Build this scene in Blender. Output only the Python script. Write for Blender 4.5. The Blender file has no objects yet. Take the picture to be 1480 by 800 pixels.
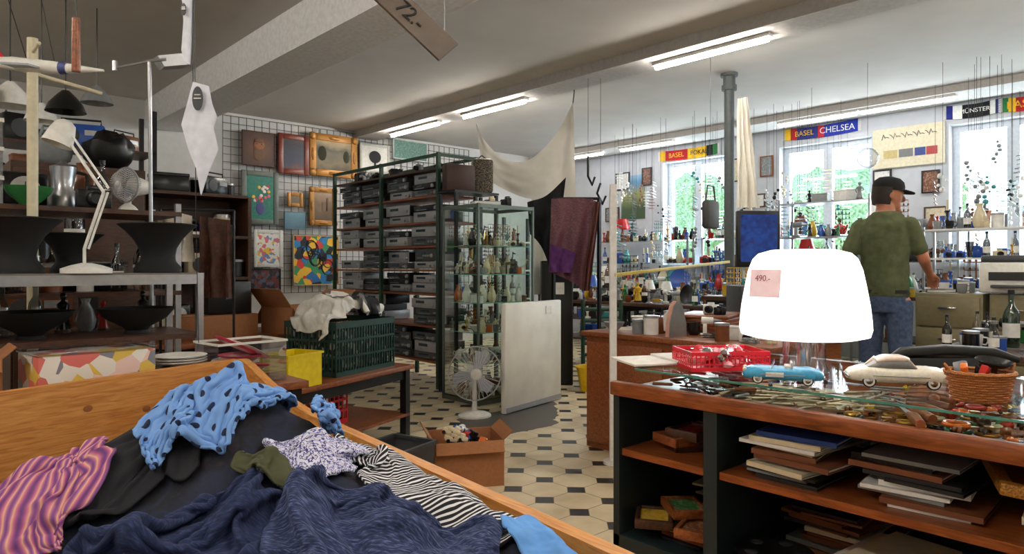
import bpy,bmesh,math,random,time
from mathutils import Vector,Matrix,noise,Euler
rnd=random.Random(7)
A=math.atan2(910,1000);SA,CA=math.sin(A),math.cos(A);H=1.2;HY=385
FACE=-A;PI=math.pi
def W(px,py,d):
    r=(px-740)/1000*d
    return Vector((SA*d+CA*r,CA*d-SA*r,H-(py-HY)/1000*d))
def P(px,py,z):return W(px,py,(H-z)*1000/(py-HY))
def PY(px,py,Y):return W(px,py,Y/(CA-SA*(px-740)/1000))
def PX(px,py,X):return W(px,py,X/(SA+CA*(px-740)/1000))
def lin(c):return tuple((v/255)/12.92 if v/255<=.04045 else ((v/255+.055)/1.055)**2.4 for v in c)+(1,)
class G:
    def __init__(s):s.v=[];s.f=[];s.m=[];s.s=[]
    def add(s,vs,fs,mi=0,M=None,sm=False):
        o=len(s.v)
        for v in vs:
            v=Vector(v);s.v.append(M@v if M else v)
        for f in fs:s.f.append([i+o for i in f]);s.m.append(mi);s.s.append(sm)
        return s
    def quad(s,a,b,c,d,mi=0):return s.add([a,b,c,d],[(0,1,2,3)],mi)
    def hq(s,c,w,d,mi=0):
        x,y,z=c;return s.quad((x-w/2,y-d/2,z),(x+w/2,y-d/2,z),(x+w/2,y+d/2,z),(x-w/2,y+d/2,z),mi)
    def box(s,c,d,mi=0,M=None,bev=0,rz=0):
        T=Matrix.Translation(c)@Matrix.Rotation(rz,4,'Z')
        if M:T=M@T
        x,y,z=[k/2 for k in d]
        if bev>0:
            b=min(bev,x*.9,y*.9,z*.9);bm=bmesh.new();bmesh.ops.create_cube(bm,size=1)
            for v in bm.verts:v.co=Vector((v.co.x*2*x,v.co.y*2*y,v.co.z*2*z))
            bmesh.ops.bevel(bm,geom=bm.edges[:],offset=b,segments=2,affect='EDGES',profile=.5)
            bm.verts.index_update()
            s.add([v.co.copy() for v in bm.verts],[[v.index for v in f.verts] for f in bm.faces],mi,T,True);bm.free();return s
        vs=[(i*x,j*y,k*z) for i in(-1,1) for j in(-1,1) for k in(-1,1)]
        return s.add(vs,[(0,1,3,2),(4,6,7,5),(0,4,5,1),(2,3,7,6),(0,2,6,4),(1,5,7,3)],mi,T)
    def lathe(s,pr,seg=20,c=(0,0,0),mi=0,M=None,cap=True,sx=1,sy=1):
        vs=[];fs=[];n=len(pr)
        for r,z in pr:
            for k in range(seg):
                a=2*PI*k/seg;vs.append((c[0]+r*sx*math.cos(a),c[1]+r*sy*math.sin(a),c[2]+z))
        for i in range(n-1):
            for k in range(seg):
                k2=(k+1)%seg;fs.append((i*seg+k,i*seg+k2,(i+1)*seg+k2,(i+1)*seg+k))
        if cap:
            if pr[0][0]>1e-4:fs.append(tuple(range(seg))[::-1])
            if pr[-1][0]>1e-4:fs.append(tuple((n-1)*seg+k for k in range(seg)))
        return s.add(vs,fs,mi,M,True)
    def tube(s,pts,r,seg=8,mi=0,M=None,closed=False,sy=1):
        pts=[Vector(p) for p in pts];n=len(pts);R=r if isinstance(r,(list,tuple)) else [r]*n
        vs=[];fs=[];u=None
        for i,p in enumerate(pts):
            if closed:t=(pts[(i+1)%n]-pts[i-1])
            else:t=pts[min(i+1,n-1)]-pts[max(i-1,0)]
            if t.length<1e-9:t=Vector((0,0,1))
            t.normalize()
            if u is None:u=t.orthogonal().normalized()
            else:
                u=u-t*u.dot(t)
                u=u.normalized() if u.length>1e-6 else t.orthogonal().normalized()
            w=t.cross(u)
            for k in range(seg):
                a=2*PI*k/seg;vs.append(p+u*math.cos(a)*R[i]+w*math.sin(a)*R[i]*sy)
        for i in range(n if closed else n-1):
            j=(i+1)%n
            for k in range(seg):
                k2=(k+1)%seg;fs.append((i*seg+k,i*seg+k2,j*seg+k2,j*seg+k))
        if not closed:
            fs.append(tuple(range(seg))[::-1]);fs.append(tuple((n-1)*seg+k for k in range(seg)))
        return s.add(vs,fs,mi,M,True)
    def ball(s,c,r,mi=0,seg=16,M=None):
        if not isinstance(r,(tuple,list)):r=(r,r,r)
        n=seg//2;pr=[(max(1e-5,math.sin(PI*i/n)),-math.cos(PI*i/n)) for i in range(n+1)]
        T=Matrix.Translation(c)@Matrix.Diagonal((*r,1))
        return s.lathe(pr,seg,mi=mi,M=(M@T if M else T),cap=False)
    def caps(s,pts,R,seg=12,mi=0):
        s.tube(pts,R,seg,mi)
        for p,r in zip(pts,R):s.ball(p,r,mi,10)
        return s
    def text(s,t,size,M,mi=0,ext=.001):
        cu=bpy.data.curves.new('lt','FONT');cu.body=t;cu.size=size;cu.align_x='CENTER';cu.align_y='CENTER';cu.extrude=ext
        o=bpy.data.objects.new('lt',cu);bpy.context.scene.collection.objects.link(o);bpy.context.view_layer.update()
        me=bpy.data.meshes.new_from_object(o.evaluated_get(bpy.context.evaluated_depsgraph_get()))
        s.add([v.co.copy() for v in me.vertices],[list(p.vertices) for p in me.polygons],mi,M)
        bpy.data.objects.remove(o);bpy.data.curves.remove(cu);bpy.data.meshes.remove(me);return s
    def mesh(s,name,mats,rc=True):
        me=bpy.data.meshes.new(name);me.from_pydata([tuple(v) for v in s.v],[],s.f)
        for i,p in enumerate(me.polygons):p.material_index=s.m[i];p.use_smooth=s.s[i]
        if rc:
            bm=bmesh.new();bm.from_mesh(me);bmesh.ops.recalc_face_normals(bm,faces=bm.faces[:]);bm.to_mesh(me);bm.free()
        for m in mats:me.materials.append(m)
        me.set_sharp_from_angle(angle=.75);return me
col=bpy.context.scene.collection
def link(o):col.objects.link(o);return o
def lab(l):
    return l if len(l.split())>3 else l+' on display'
def parts_to(parent,parts):
    for p in parts:
        o=link(bpy.data.objects.new(p[0],p[1].mesh(p[0],p[2] if isinstance(p[2],list) else [p[2]])))
        o.parent=parent
        if len(p)>3 and p[3]:o['label']=p[3]
        if len(p)>4:parts_to(o,p[4])
def thing(name,label,cat,parts,loc=(0,0,0),rz=0,group=None,rot=None,s=1):
    if len(parts)==1:
        p=parts[0];o=link(bpy.data.objects.new(name,p[1].mesh(name,p[2] if isinstance(p[2],list) else [p[2]])))
    else:
        o=link(bpy.data.objects.new(name,None));o.empty_display_size=.05;parts_to(o,parts)
    o.location=loc;o.rotation_euler=rot if rot else (0,0,rz);o.scale=(s,s,s)
    o['label']=lab(label);o['category']=cat
    if group:o['group']=group
    return o
def dup(o,loc,rz=0,s=1,label=None,rot=None,group=None):
    def cp(a,par):
        n=a.copy();col.objects.link(n)
        if par:n.parent=par
        for c in a.children:cp(c,n)
        return n
    n=cp(o,None);n.location=loc;n.rotation_euler=rot if rot else (0,0,rz);n.scale=(s,s,s)
    if label:n['label']=lab(label)
    if group:n['group']=group
    return n
CACHE={}
def inst(key,fn,loc,rz=0,s=1,label=None,rot=None,group=None):
    if key in CACHE:return dup(CACHE[key],loc,rz,s,label,rot,group)
    a=fn();o=thing(a[0],label or a[1],a[2],a[3],loc,rz,group,rot,s);CACHE[key]=o;return o
def struct(name,g,mats):
    o=link(bpy.data.objects.new(name,g.mesh(name,mats)));o['kind']='structure';return o
def PT(name,mat,*boxes):return [(name,G().box(c,d),mat) for c,d in boxes]
# ---------- materials
MC={}
def mk(name,stops,rough=.5,metal=0,scale=6,kind='noise',bump=0,emit=0,stretch=(1,1,1),spec=.5,rot=(0,0,0),emc=None,interp='LINEAR',detail=4,dist=0,rnd_=0,uv=False):
    if name in MC:return MC[name]
    if not isinstance(stops[0],(tuple,list)):
        c=stops;stops=[(.3,tuple(k*.955 for k in c)),(.7,tuple(min(255,k*1.03+1) for k in c))]
    m=bpy.data.materials.new(name);m.use_nodes=True;N=m.node_tree.nodes;L=m.node_tree.links
    b=N['Principled BSDF'];tc=N.new('ShaderNodeTexCoord');mp=N.new('ShaderNodeMapping')
    mp.inputs['Scale'].default_value=[k*scale for k in stretch];mp.inputs['Rotation'].default_value=rot
    L.new(tc.outputs['UV' if uv else 'Object'],mp.inputs['Vector']);cr=N.new('ShaderNodeValToRGB');cr.color_ramp.interpolation=interp
    if kind=='noise':
        t=N.new('ShaderNodeTexNoise');t.inputs['Detail'].default_value=detail;t.inputs['Distortion'].default_value=dist;out=t.outputs['Fac'];L.new(mp.outputs[0],t.inputs['Vector'])
    elif kind=='voronoi':
        t=N.new('ShaderNodeTexVoronoi');t.inputs['Randomness'].default_value=1;L.new(mp.outputs[0],t.inputs['Vector'])
        sp=N.new('ShaderNodeSeparateColor');L.new(t.outputs['Color'],sp.inputs[0]);out=sp.outputs[0]
    elif kind=='dots':
        t=N.new('ShaderNodeTexVoronoi')
        if uv:t.voronoi_dimensions='2D'
        t.inputs['Scale'].default_value=1
        t.inputs['Randomness'].default_value=rnd_;L.new(mp.outputs[0],t.inputs['Vector']);out=t.outputs['Distance']
    elif kind=='wave':
        t=N.new('ShaderNodeTexWave');t.inputs['Scale'].default_value=1;t.inputs['Distortion'].default_value=dist;t.inputs['Detail'].default_value=2;L.new(mp.outputs[0],t.inputs['Vector']);out=t.outputs['Fac']
    elif kind in('grad','radial'):
        if kind=='grad':
            sx=N.new('ShaderNodeSeparateXYZ');L.new(mp.outputs[0],sx.inputs[0]);src=sx.outputs[2]
        else:
            vm=N.new('ShaderNodeVectorMath');vm.operation='LENGTH';L.new(mp.outputs[0],vm.inputs[0]);src=vm.outputs['Value']
        nz=N.new('ShaderNodeTexNoise');nz.inputs['Scale'].default_value=1.8;nz.inputs['Detail'].default_value=6;L.new(mp.outputs[0],nz.inputs['Vector'])
        ma=N.new('ShaderNodeMath');ma.operation='MULTIPLY_ADD';ma.inputs[1].default_value=dist;L.new(nz.outputs['Fac'],ma.inputs[0]);L.new(src,ma.inputs[2]);out=ma.outputs[0]
    e=cr.color_ramp.elements
    while len(e)<len(stops):e.new(.5)
    for k,(p,c) in enumerate(stops):e[k].position=p;e[k].color=lin(c)
    L.new(out,cr.inputs[0]);L.new(cr.outputs[0],b.inputs['Base Color'])
    b.inputs['Roughness'].default_value=rough;b.inputs['Metallic'].default_value=metal;b.inputs['Specular IOR Level'].default_value=spec
    if emit:
        b.inputs['Emission Strength'].default_value=emit
        if emc:b.inputs['Emission Color'].default_value=lin(emc)
        else:L.new(cr.outputs[0],b.inputs['Emission Color'])
    MC[name]=m;return m
def glassm(name,c,gl=.06):
    if name in MC:return MC[name]
    m=bpy.data.materials.new(name);m.use_nodes=True;N=m.node_tree.nodes;L=m.node_tree.links;N.remove(N['Principled BSDF'])
    t=N.new('ShaderNodeBsdfTransparent');g=N.new('ShaderNodeBsdfGlossy');g.inputs['Roughness'].default_value=.03;mx=N.new('ShaderNodeMixShader')
    nz=N.new('ShaderNodeTexNoise');nz.inputs['Scale'].default_value=3;cr=N.new('ShaderNodeValToRGB');cr.color_ramp.elements[0].color=lin(c);cr.color_ramp.elements[1].color=lin([min(255,k*1.02) for k in c])
    L.new(nz.outputs['Fac'],cr.inputs[0]);L.new(cr.outputs[0],t.inputs[0])
    lw=N.new('ShaderNodeLayerWeight');lw.inputs[0].default_value=.2;mm=N.new('ShaderNodeMath');mm.operation='MULTIPLY_ADD';mm.inputs[1].default_value=.5;mm.inputs[2].default_value=gl;L.new(lw.outputs['Fresnel'],mm.inputs[0])
    L.new(mm.outputs[0],mx.inputs[0]);L.new(t.outputs[0],mx.inputs[1]);L.new(g.outputs[0],mx.inputs[2]);L.new(mx.outputs[0],N['Material Output'].inputs[0]);MC[name]=m;return m
def flat(n,c,r=.5,**k):return mk(n,c,rough=r,**k)
white=flat('white_paint',(232,230,226),.5);wplast=flat('white_plastic',(228,226,218),.35);black=flat('black_plastic',(16,16,17),.4);bmet=flat('black_metal',(26,26,28),.35,metal=.3)
steel=flat('brushed_steel',(170,172,175),.3,metal=.9);chrome=flat('chrome',(215,215,218),.12,metal=1);silver=flat('silver_face',(165,167,170),.35,metal=.3)
brass=flat('brass',(190,145,60),.3,metal=.9);gold=mk('gilt_wood',[(.35,(110,68,22)),(.6,(184,128,50)),(.8,(215,165,85))],rough=.4,metal=.3,scale=40)
red=flat('red_plastic',(218,28,45),.35);yel=flat('yellow_plastic',(232,204,5),.45);dgreen=flat('dark_green_plastic',(8,52,42),.4);green=flat('green_paint',(30,64,45),.45)
card=flat('cardboard',(160,106,66),.85,scale=14);cream=flat('cream_plastic',(215,205,175),.5);dgrey=flat('dark_grey_plastic',(60,62,66),.5);paper=flat('paper',(238,235,228),.8)
pine=mk('pine_wood',[(.3,(180,108,44)),(.5,(206,138,66)),(.7,(220,156,86))],rough=.45,scale=1.2,stretch=(1.2,1.2,14),dist=1.2)
pineY=mk('pine_wood_rail',[(.3,(182,112,48)),(.5,(208,142,70)),(.7,(222,162,92))],rough=.45,scale=1.2,stretch=(14,1.2,14),dist=1.2)
wood=mk('orange_brown_wood',[(.3,(104,54,26)),(.55,(138,76,38)),(.75,(160,94,50))],rough=.4,scale=2,stretch=(2,8,8),dist=1)
dwood=mk('dark_wood',[(.3,(50,30,20)),(.7,(86,52,32))],rough=.45,scale=3,stretch=(1,6,6),dist=1)
olive=flat('olive_tan_metal',(118,108,78),.5);teal=flat('dark_teal_paint',(22,38,42),.5);glass=glassm('clear_glass',(246,251,250));gglass=glassm('green_tinted_glass',(236,248,242),.07);topglass=glassm('table_glass',(240,249,246),.03)
clearp=glassm('clear_plastic',(240,242,245),.12)
PAL={'white':(232,230,224),'cream':(218,204,170),'blue':(45,85,170),'red':(180,35,30),'green':(50,118,62),'black':(20,20,22),'brown':(118,66,36),'grey':(132,135,137),'yellow':(220,180,50),'pink':(220,135,145),'teal':(60,150,150),'orange':(212,104,35)}
def cer(c):return mk('ceramic_'+c,PAL[c],rough=.25)
def gls(c):
    b=PAL[c];return glassm('glass_'+c,[min(255,k*.55+115) for k in b],.12)
# ---------- clothes bin geometry + cloth simulation
C1,C2,C3,C4=Vector((1.14,3.02)),Vector((-.45,2.47)),Vector((-.5,.35)),Vector((.9,.35))
MB=[(W(330,620,1.46),.17,.13),(W(40,720,1.35),.08,.22),(W(540,680,1.42),.10,.17),(W(190,690,1.4),.07,.15),(W(440,670,1.46),.07,.13),(W(730,780,1.22),.06,.14)]
def pile(x,y):
    z=.645
    for c,h,s in MB:z+=h*math.exp(-((x-c.x)**2+(y-c.y)**2)/(2*s*s))
    return z
def pilemesh(off=0,n=50):
    vs=[]
    for i in range(n+1):
        for j in range(n+1):
            u,v=.03+.94*i/n,.03+.94*j/n;a=C2.lerp(C1,u);b=C3.lerp(C4,u);p=b.lerp(a,v);q=Vector((p.x,p.y,0))
            e=min(u-.03,.97-u,v-.03,.97-v)
            z=pile(p.x,p.y)+.02*(1-abs(noise.noise(q*6))*3)+.01*noise.noise(q*13)-(.12 if e<.001 else 0)
            z-=.12*max(0,min(1,(p.y-1.6)/.7))
            vs.append((p.x,p.y,z+off))
    return G().add(vs,[(i*(n+1)+j,(i+1)*(n+1)+j,(i+1)*(n+1)+j+1,i*(n+1)+j+1) for i in range(n) for j in range(n)],0,None,True)
blk2=flat('black_jersey',(20,20,28),.9,scale=20)
mixc=mk('mixed_dark_fabric',[(.35,(16,17,26)),(.5,(30,36,60)),(.6,(22,22,28)),(.7,(52,46,58))],rough=.9,scale=3)
navy=mk('navy_knit',[(.3,(22,30,58)),(.55,(34,46,84)),(.75,(58,72,112))],rough=.95,scale=8,stretch=(1,5,1),uv=True,detail=2)
navy2=mk('heather_navy_knit',[(.35,(26,34,64)),(.52,(44,56,94)),(.68,(88,100,138))],rough=.95,scale=8,stretch=(1,6,1),uv=True,detail=2)
dots=mk('blue_polka_dot',[(0,(16,26,60)),(.17,(16,26,60)),(.19,(112,156,216)),(1,(122,166,224))],kind='dots',scale=17,rough=.85,rnd_=.3,uv=True)
pstr=mk('pink_striped_knit',[(0,(104,58,122)),(.25,(176,92,132)),(.5,(205,130,150)),(.68,(214,186,126)),(.78,(205,130,150)),(1,(122,70,134))],kind='wave',scale=7,rough=.95,uv=True)
bws=mk('black_white_stripe',[(0,(18,18,26)),(.6,(18,18,26)),(.7,(228,226,230)),(1,(228,226,230))],kind='wave',scale=19,rough=.9,uv=True,rot=(0,0,.1))
pais=mk('paisley_print',[(0,(225,225,238)),(.46,(220,220,238)),(.5,(56,56,130)),(.56,(66,66,140)),(.6,(225,225,238)),(1,(80,80,150))],scale=18,rough=.9,detail=1,uv=True)
lblue=flat('light_blue_cotton',(100,158,225),.9);olv=flat('olive_cotton',(70,72,46),.9)
mono=mk('black_white_cloth',[(0,(22,22,26)),(.40,(26,26,30)),(.41,(228,226,220)),(.52,(236,232,226)),(.53,(110,108,106)),(.58,(120,118,116)),(.59,(30,30,34)),(1,(24,24,28))],kind='grad',scale=1,stretch=(1.6,1.6,.4),rough=.9,dist=1.0)
sc=bpy.context.scene;sc.frame_start=1;sc.frame_end=40
COL=[];T0=time.time()
def collider(me):
    o=link(bpy.data.objects.new('col',me));o.modifiers.new('c','COLLISION');o.collision.thickness_outer=.004;o.collision.cloth_friction=30;o.collision.use_culling=False;o.collision.use_normal=False;COL.append(o)
def simcloth(name,label,c,w,d,rz,z0,mat,seed,amp=.03,lam=.11,sq=.62,fr=20,n=(46,36),cat='clothes',selfc=False,zf=None,bend=.25):
    nx,ny=n;vs=[];uvs=[];ca,sa=math.cos(rz),math.sin(rz);sd=Vector((seed*2.3,seed*1.1,seed*.7))
    zf=zf or pile
    for i in range(nx+1):
        for j in range(ny+1):
            u,v=(i/nx-.5),(j/ny-.5);x,y=u*w,v*d
            q=Vector((x,y,0))+sd;ph=2.2*noise.noise(q*5)+1.2*noise.noise(q*3)
            f=amp*math.sin(2*PI*(x+.35*y)/lam+ph*1.4)+amp*.5*math.sin(2*PI*(y-.3*x)/(lam*1.7)+ph*1.6)
            x+=.015*noise.noise(q*7);y+=.015*noise.noise(q*7+Vector((9,2,4)))
            r2=1-.25*abs(v)*abs(u)*4
            X=c.x+(x*ca-y*sa)*r2;Y=c.y+(x*sa+y*ca)*r2
            vs.append((X,Y,zf(X,Y)+z0+amp*.8+f));uvs.append((u*w/sq,v*d/sq))
    g=G().add(vs,[(i*(ny+1)+j,(i+1)*(ny+1)+j,(i+1)*(ny+1)+j+1,i*(ny+1)+j+1) for i in range(nx) for j in range(ny)],0,None,True)
    me=bpy.data.meshes.new(name);me.from_pydata([tuple(v) for v in g.v],[],g.f);ul=me.uv_layers.new(name='UVMap')
    for l in me.loops:ul.data[l.index].uv=uvs[l.vertex_index]
    o=link(bpy.data.objects.new(name,me));res=None
    zm=sum(v[2] for v in vs)/len(vs)
    try:
        m=o.modifiers.new('cl','CLOTH');s=m.settings;s.quality=6;s.mass=.25;s.tension_stiffness=14;s.compression_stiffness=14;s.shear_stiffness=6;s.bending_stiffness=bend;s.air_damping=2
        cs=m.collision_settings;cs.distance_min=.004;cs.collision_quality=3;cs.use_self_collision=selfc;cs.self_distance_min=.004
        m.point_cache.frame_start=1;m.point_cache.frame_end=40
        for f in range(1,fr+1):sc.frame_set(f)
        res=bpy.data.meshes.new_from_object(o.evaluated_get(bpy.context.evaluated_depsgraph_get()))
        z1=sum(v.co.z for v in res.vertices)/len(res.vertices);print('SIM',name,round(zm,3),round(z1,3),round(time.time()-T0,1))
        if z1<zm-.3:res=None
    except Exception as ex:print('sim',ex)
    bpy.data.objects.remove(o);sc.frame_set(1)
    if res is None:
        res=me;print('fallback',name)
        for v in res.vertices:v.co.z-=z0
    cc=Vector((c.x,c.y,zf(c.x,c.y)));collider(res.copy())
    for v in res.vertices:v.co-=cc
    for p in res.polygons:p.use_smooth=True
    res.materials.clear();res.materials.append(mat)
    o=link(bpy.data.objects.new(name,res));o.location=cc;o['label']=lab(label);o['category']=cat
    ss=o.modifiers.new('subdivision','SUBSURF');ss.levels=1;ss.render_levels=1
    so=o.modifiers.new('thickness','SOLIDIFY');so.thickness=.005;so.offset=0
    return o
collider(pilemesh().mesh('pc',[blk2],False))
S_=simcloth
S_('black_cardigan','black crumpled cotton cardigan',W(175,720,1.36),.44,.38,FACE+.3,.03,blk2,3,amp=.03,lam=.17)
S_('navy_sweater','dark navy knitted sweater in a heap',W(300,790,1.18),.5,.4,FACE-.1,.04,navy,4,amp=.035,lam=.18,selfc=True,n=(56,44),bend=.6)
S_('pink_striped_sweater','pink purple and yellow striped knitted sweater',W(25,770,1.25),.42,.36,FACE+.35,.05,pstr,2,amp=.028,lam=.17,bend=.5)
S_('striped_shirt','black and white striped shirt',W(610,725,1.38),.58,.28,FACE-.62,.05,bws,6,amp=.022,lam=.2,n=(60,36),bend=.5)
S_('heather_navy_sweater','heathered navy sweater crumpled on top',W(540,800,1.16),.44,.32,FACE-.2,.07,navy2,5,amp=.03,lam=.18,n=(50,40),selfc=True,bend=.6)
S_('paisley_scarf','white and blue patterned scarf',W(420,690,1.42),.24,.16,FACE,.08,pais,7,amp=.022,lam=.11,n=(40,30))
S_('olive_sweater','olive green cotton sweater',W(395,732,1.34),.16,.05,FACE,.1,olv,8,amp=.008,n=(26,12))
S_('polka_dot_blouse','light blue polka dot blouse beside the shirt',W(458,636,1.49),.24,.19,FACE+.6,.09,dots,10,amp=.022,lam=.16,n=(44,36),selfc=True,bend=.5)
S_('polka_dot_shirt','light blue shirt with navy polka dots',W(322,640,1.43),.40,.36,FACE+.3,.08,dots,9,amp=.03,lam=.2,n=(66,60),selfc=True,bend=.5)
S_('light_blue_shirt','light blue cotton shirt near the crate edge',W(785,790,1.2),.2,.14,FACE-.5,.06,lblue,11,amp=.015,lam=.14,n=(26,24))
for o in COL:bpy.data.objects.remove(o)
COL=[]
rzT=math.atan2(.46,1.17);uT=Vector((math.cos(rzT),math.sin(rzT),0));vT=Vector((-math.sin(rzT),math.cos(rzT),0));OT=Vector((1.62,3.63,0))
def on(a_,b_,z=.511):return OT+uT*a_+vT*b_+Vector((0,0,z))
ac=on(.83,.3);collider(G().box((ac.x,ac.y,.68),(.6,.42,.37),rz=rzT).box((ac.x,ac.y,.9),(.42,.26,.14),rz=rzT).mesh('cc',[blk2]))
S_('white_cloth','white cloth piled loosely on the crate',ac-uT*.14,.46,.5,rzT,.08,mk('white_cotton',(222,220,214),rough=.9),12,amp=.04,lam=.16,cat='cloth',zf=lambda x,y:.96,n=(40,40))
S_('dark_cloth','black and grey cloth piled on the crate',ac+uT*.16,.44,.46,rzT+.3,.1,mono,14,amp=.045,lam=.16,cat='cloth',zf=lambda x,y:.97,n=(40,40))
for o in COL:bpy.data.objects.remove(o)
pm=thing('garment_pile','dark mixed clothes filling the crate','clothes',[('x',pilemesh(-.004),mixc)]);pm['kind']='stuff'
# ---------- room
XR,YB,ZC=9.5,8.9,3.15;XL,YF=-3,-3.5
def floor_mat():
    m=bpy.data.materials.new('octagon_floor_tiles');m.use_nodes=True;N=m.node_tree.nodes;L=m.node_tree.links;b=N['Principled BSDF']
    def mt(op,a,b_=None,c=None):
        n=N.new('ShaderNodeMath');n.operation=op
        for i,v in enumerate((a,b_,c)):
            if v is None:continue
            if isinstance(v,(int,float)):n.inputs[i].default_value=v
            else:L.new(v,n.inputs[i])
        return n.outputs[0]
    def mix(f,a,c):
        n=N.new('ShaderNodeMix');n.data_type='RGBA';L.new(f,n.inputs[0])
        for i,v in((6,a),(7,c)):
            if isinstance(v,tuple):n.inputs[i].default_value=v
            else:L.new(v,n.inputs[i])
        return n.outputs[2]
    tc=N.new('ShaderNodeTexCoord');sp=N.new('ShaderNodeSeparateXYZ');L.new(tc.outputs['Object'],sp.inputs[0])
    S=.24
    fx=mt('ABSOLUTE',mt('SUBTRACT',mt('FRACT',mt('DIVIDE',sp.outputs[0],S)),.5));fy=mt('ABSOLUTE',mt('SUBTRACT',mt('FRACT',mt('DIVIDE',sp.outputs[1],S)),.5))
    s=mt('ADD',fx,fy);dia=mt('LESS_THAN',s,.27)
    gd=mt('LESS_THAN',mt('ABSOLUTE',mt('SUBTRACT',s,.277)),.010)
    ge=mt('MULTIPLY',mt('LESS_THAN',mt('MINIMUM',fx,fy),.010),mt('GREATER_THAN',s,.28))
    gr=mt('MAXIMUM',gd,ge)
    nz=N.new('ShaderNodeTexNoise');nz.inputs['Scale'].default_value=4;nz.inputs['Detail'].default_value=8;L.new(tc.outputs['Object'],nz.inputs['Vector'])
    cr=N.new('ShaderNodeValToRGB');L.new(nz.outputs['Fac'],cr.inputs[0]);cr.color_ramp.elements[0].position=.3;cr.color_ramp.elements[0].color=lin((200,180,140));cr.color_ramp.elements[1].position=.65;cr.color_ramp.elements[1].color=lin((232,216,182))
    c=mix(dia,cr.outputs[0],lin((28,25,28)));c=mix(gr,c,lin((130,112,88)))
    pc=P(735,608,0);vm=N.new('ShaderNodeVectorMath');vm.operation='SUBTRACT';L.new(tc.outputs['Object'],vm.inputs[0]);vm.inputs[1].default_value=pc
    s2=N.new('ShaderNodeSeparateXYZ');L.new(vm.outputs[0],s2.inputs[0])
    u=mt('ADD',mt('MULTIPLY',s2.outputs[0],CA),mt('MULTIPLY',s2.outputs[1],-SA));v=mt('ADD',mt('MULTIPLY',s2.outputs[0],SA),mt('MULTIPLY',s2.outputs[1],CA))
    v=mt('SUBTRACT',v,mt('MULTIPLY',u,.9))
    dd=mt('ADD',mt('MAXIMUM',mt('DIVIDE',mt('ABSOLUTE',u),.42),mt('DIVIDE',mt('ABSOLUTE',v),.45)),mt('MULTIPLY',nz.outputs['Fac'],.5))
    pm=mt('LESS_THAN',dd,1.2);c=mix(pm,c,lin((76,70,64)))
    L.new(c,b.inputs['Base Color']);b.inputs['Roughness'].default_value=.4
    return m
wallm=mk('wall_plaster',[(.3,(212,211,209)),(.7,(220,219,217))],rough=.9,scale=2);ceilm=mk('ceiling_paint',[(.3,(198,194,190)),(.7,(204,200,196))],rough=.95,scale=.6,detail=1)
struct('floor',G().box(((XL+XR)/2,(YF+YB)/2,-.05),(XR-XL+1,YB-YF+1,.1)),[floor_mat()])
struct('ceiling',G().box(((XL+XR)/2,(YF+YB)/2,ZC+.05),(XR-XL+1,YB-YF+1,.1)),[ceilm])
struct('wall_back',G().box(((XL+XR)/2,YB+.15,ZC/2),(XR-XL+.6,.3,ZC)),[wallm])
struct('wall_left',G().box((XL-.15,(YF+YB)/2,ZC/2),(.3,YB-YF,ZC)),[wallm])
struct('wall_front',G().box(((XL+XR)/2,YF-.15,ZC/2),(XR-XL+.6,.3,ZC)),[wallm])
WIN=[(5.6,6.75),(3.5,4.75),(1.4,2.62),(-.7,.5)];SIL,TOP=1.2,2.9
g=G();ys=YF
for a,b in sorted(WIN):
    g.box((XR+.15,(ys+a)/2,ZC/2),(.3,a-ys,ZC));g.box((XR+.15,(a+b)/2,SIL/2),(.3,b-a,SIL));g.box((XR+.15,(a+b)/2,(TOP+ZC)/2),(.3,b-a,ZC-TOP));ys=b
g.box((XR+.15,(ys+YB)/2,ZC/2),(.3,YB-ys,ZC));struct('wall_right',g,[mk('window_wall_plaster',[(.3,(196,198,202)),(.7,(203,205,209))],rough=.9,scale=2)])
wfr=flat('window_frame_white',(205,210,218),.4)
for i,(a,b) in enumerate(WIN):
    g=G();x=XR+.18;c=(a+b)/2;w=b-a;h=TOP-SIL
    for yy in(a+.04,b-.04,c):g.box((x,yy,(SIL+TOP)/2),(.07,.08 if yy!=c else .12,h))
    for zz in(SIL+.04,TOP-.04):g.box((x,c,zz),(.06,w,.07))
    g.box((XR+.04,c,SIL+.015),(.24,w+.06,.03));g.quad((x+.01,a+.03,SIL+.03),(x+.01,b-.03,SIL+.03),(x+.01,b-.03,TOP-.03),(x+.01,a+.03,TOP-.03),1)
    struct('window_%d'%(i+1),g,[wfr,glass])
BM=flat('beam_paint_white',(238,238,240),.8);BS=flat('ceiling_soffit_paint',(192,188,185),.9)
struct('trim_1',G().box((2.49,(YF+YB)/2,2.99),(.42,YB-YF,.32)),[BM])
struct('trim_2',G().box((5.2,(YF+YB)/2,3.1),(.36,YB-YF,.1)),[BS])
struct('trim_3',G().box((8.75,(YF+YB)/2,3.11),(.5,YB-YF,.08)),[BS])
struct('baseboard_back',G().box((3,YB-.01,.05),(XR-XL,.02,.1)),[white])
tubeE=mk('fluorescent_glow',(255,255,255),emit=86,emc=(255,247,234));tubeW=mk('fluorescent_glow_dim',(255,255,255),emit=26,emc=(248,250,255))
def fixture(L_,em):
    def f():
        return('ceiling_tube_light','white fluorescent batten with a glowing tube','ceiling light',[('housing',G().box((0,0,.045),(.07,L_,.03)),white),('tube',G().tube([(0,-L_/2+.02,.012),(0,L_/2-.02,.012)],.018,10),em)])
    return f
GT='fluorescent tube lights on the ceiling'
for y in(3.23,6.04,7.63,.6,-1.6):inst('tl',fixture(1.12,tubeE),(5.2,y,2.99),group=GT)  # tubes nearest the front wall are out of view, added as fill light
for y in(2.8,3.82,6.42,7.75,.4):inst('tw',fixture(1.0,tubeW),(8.6,y,3.01),group=GT)
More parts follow.
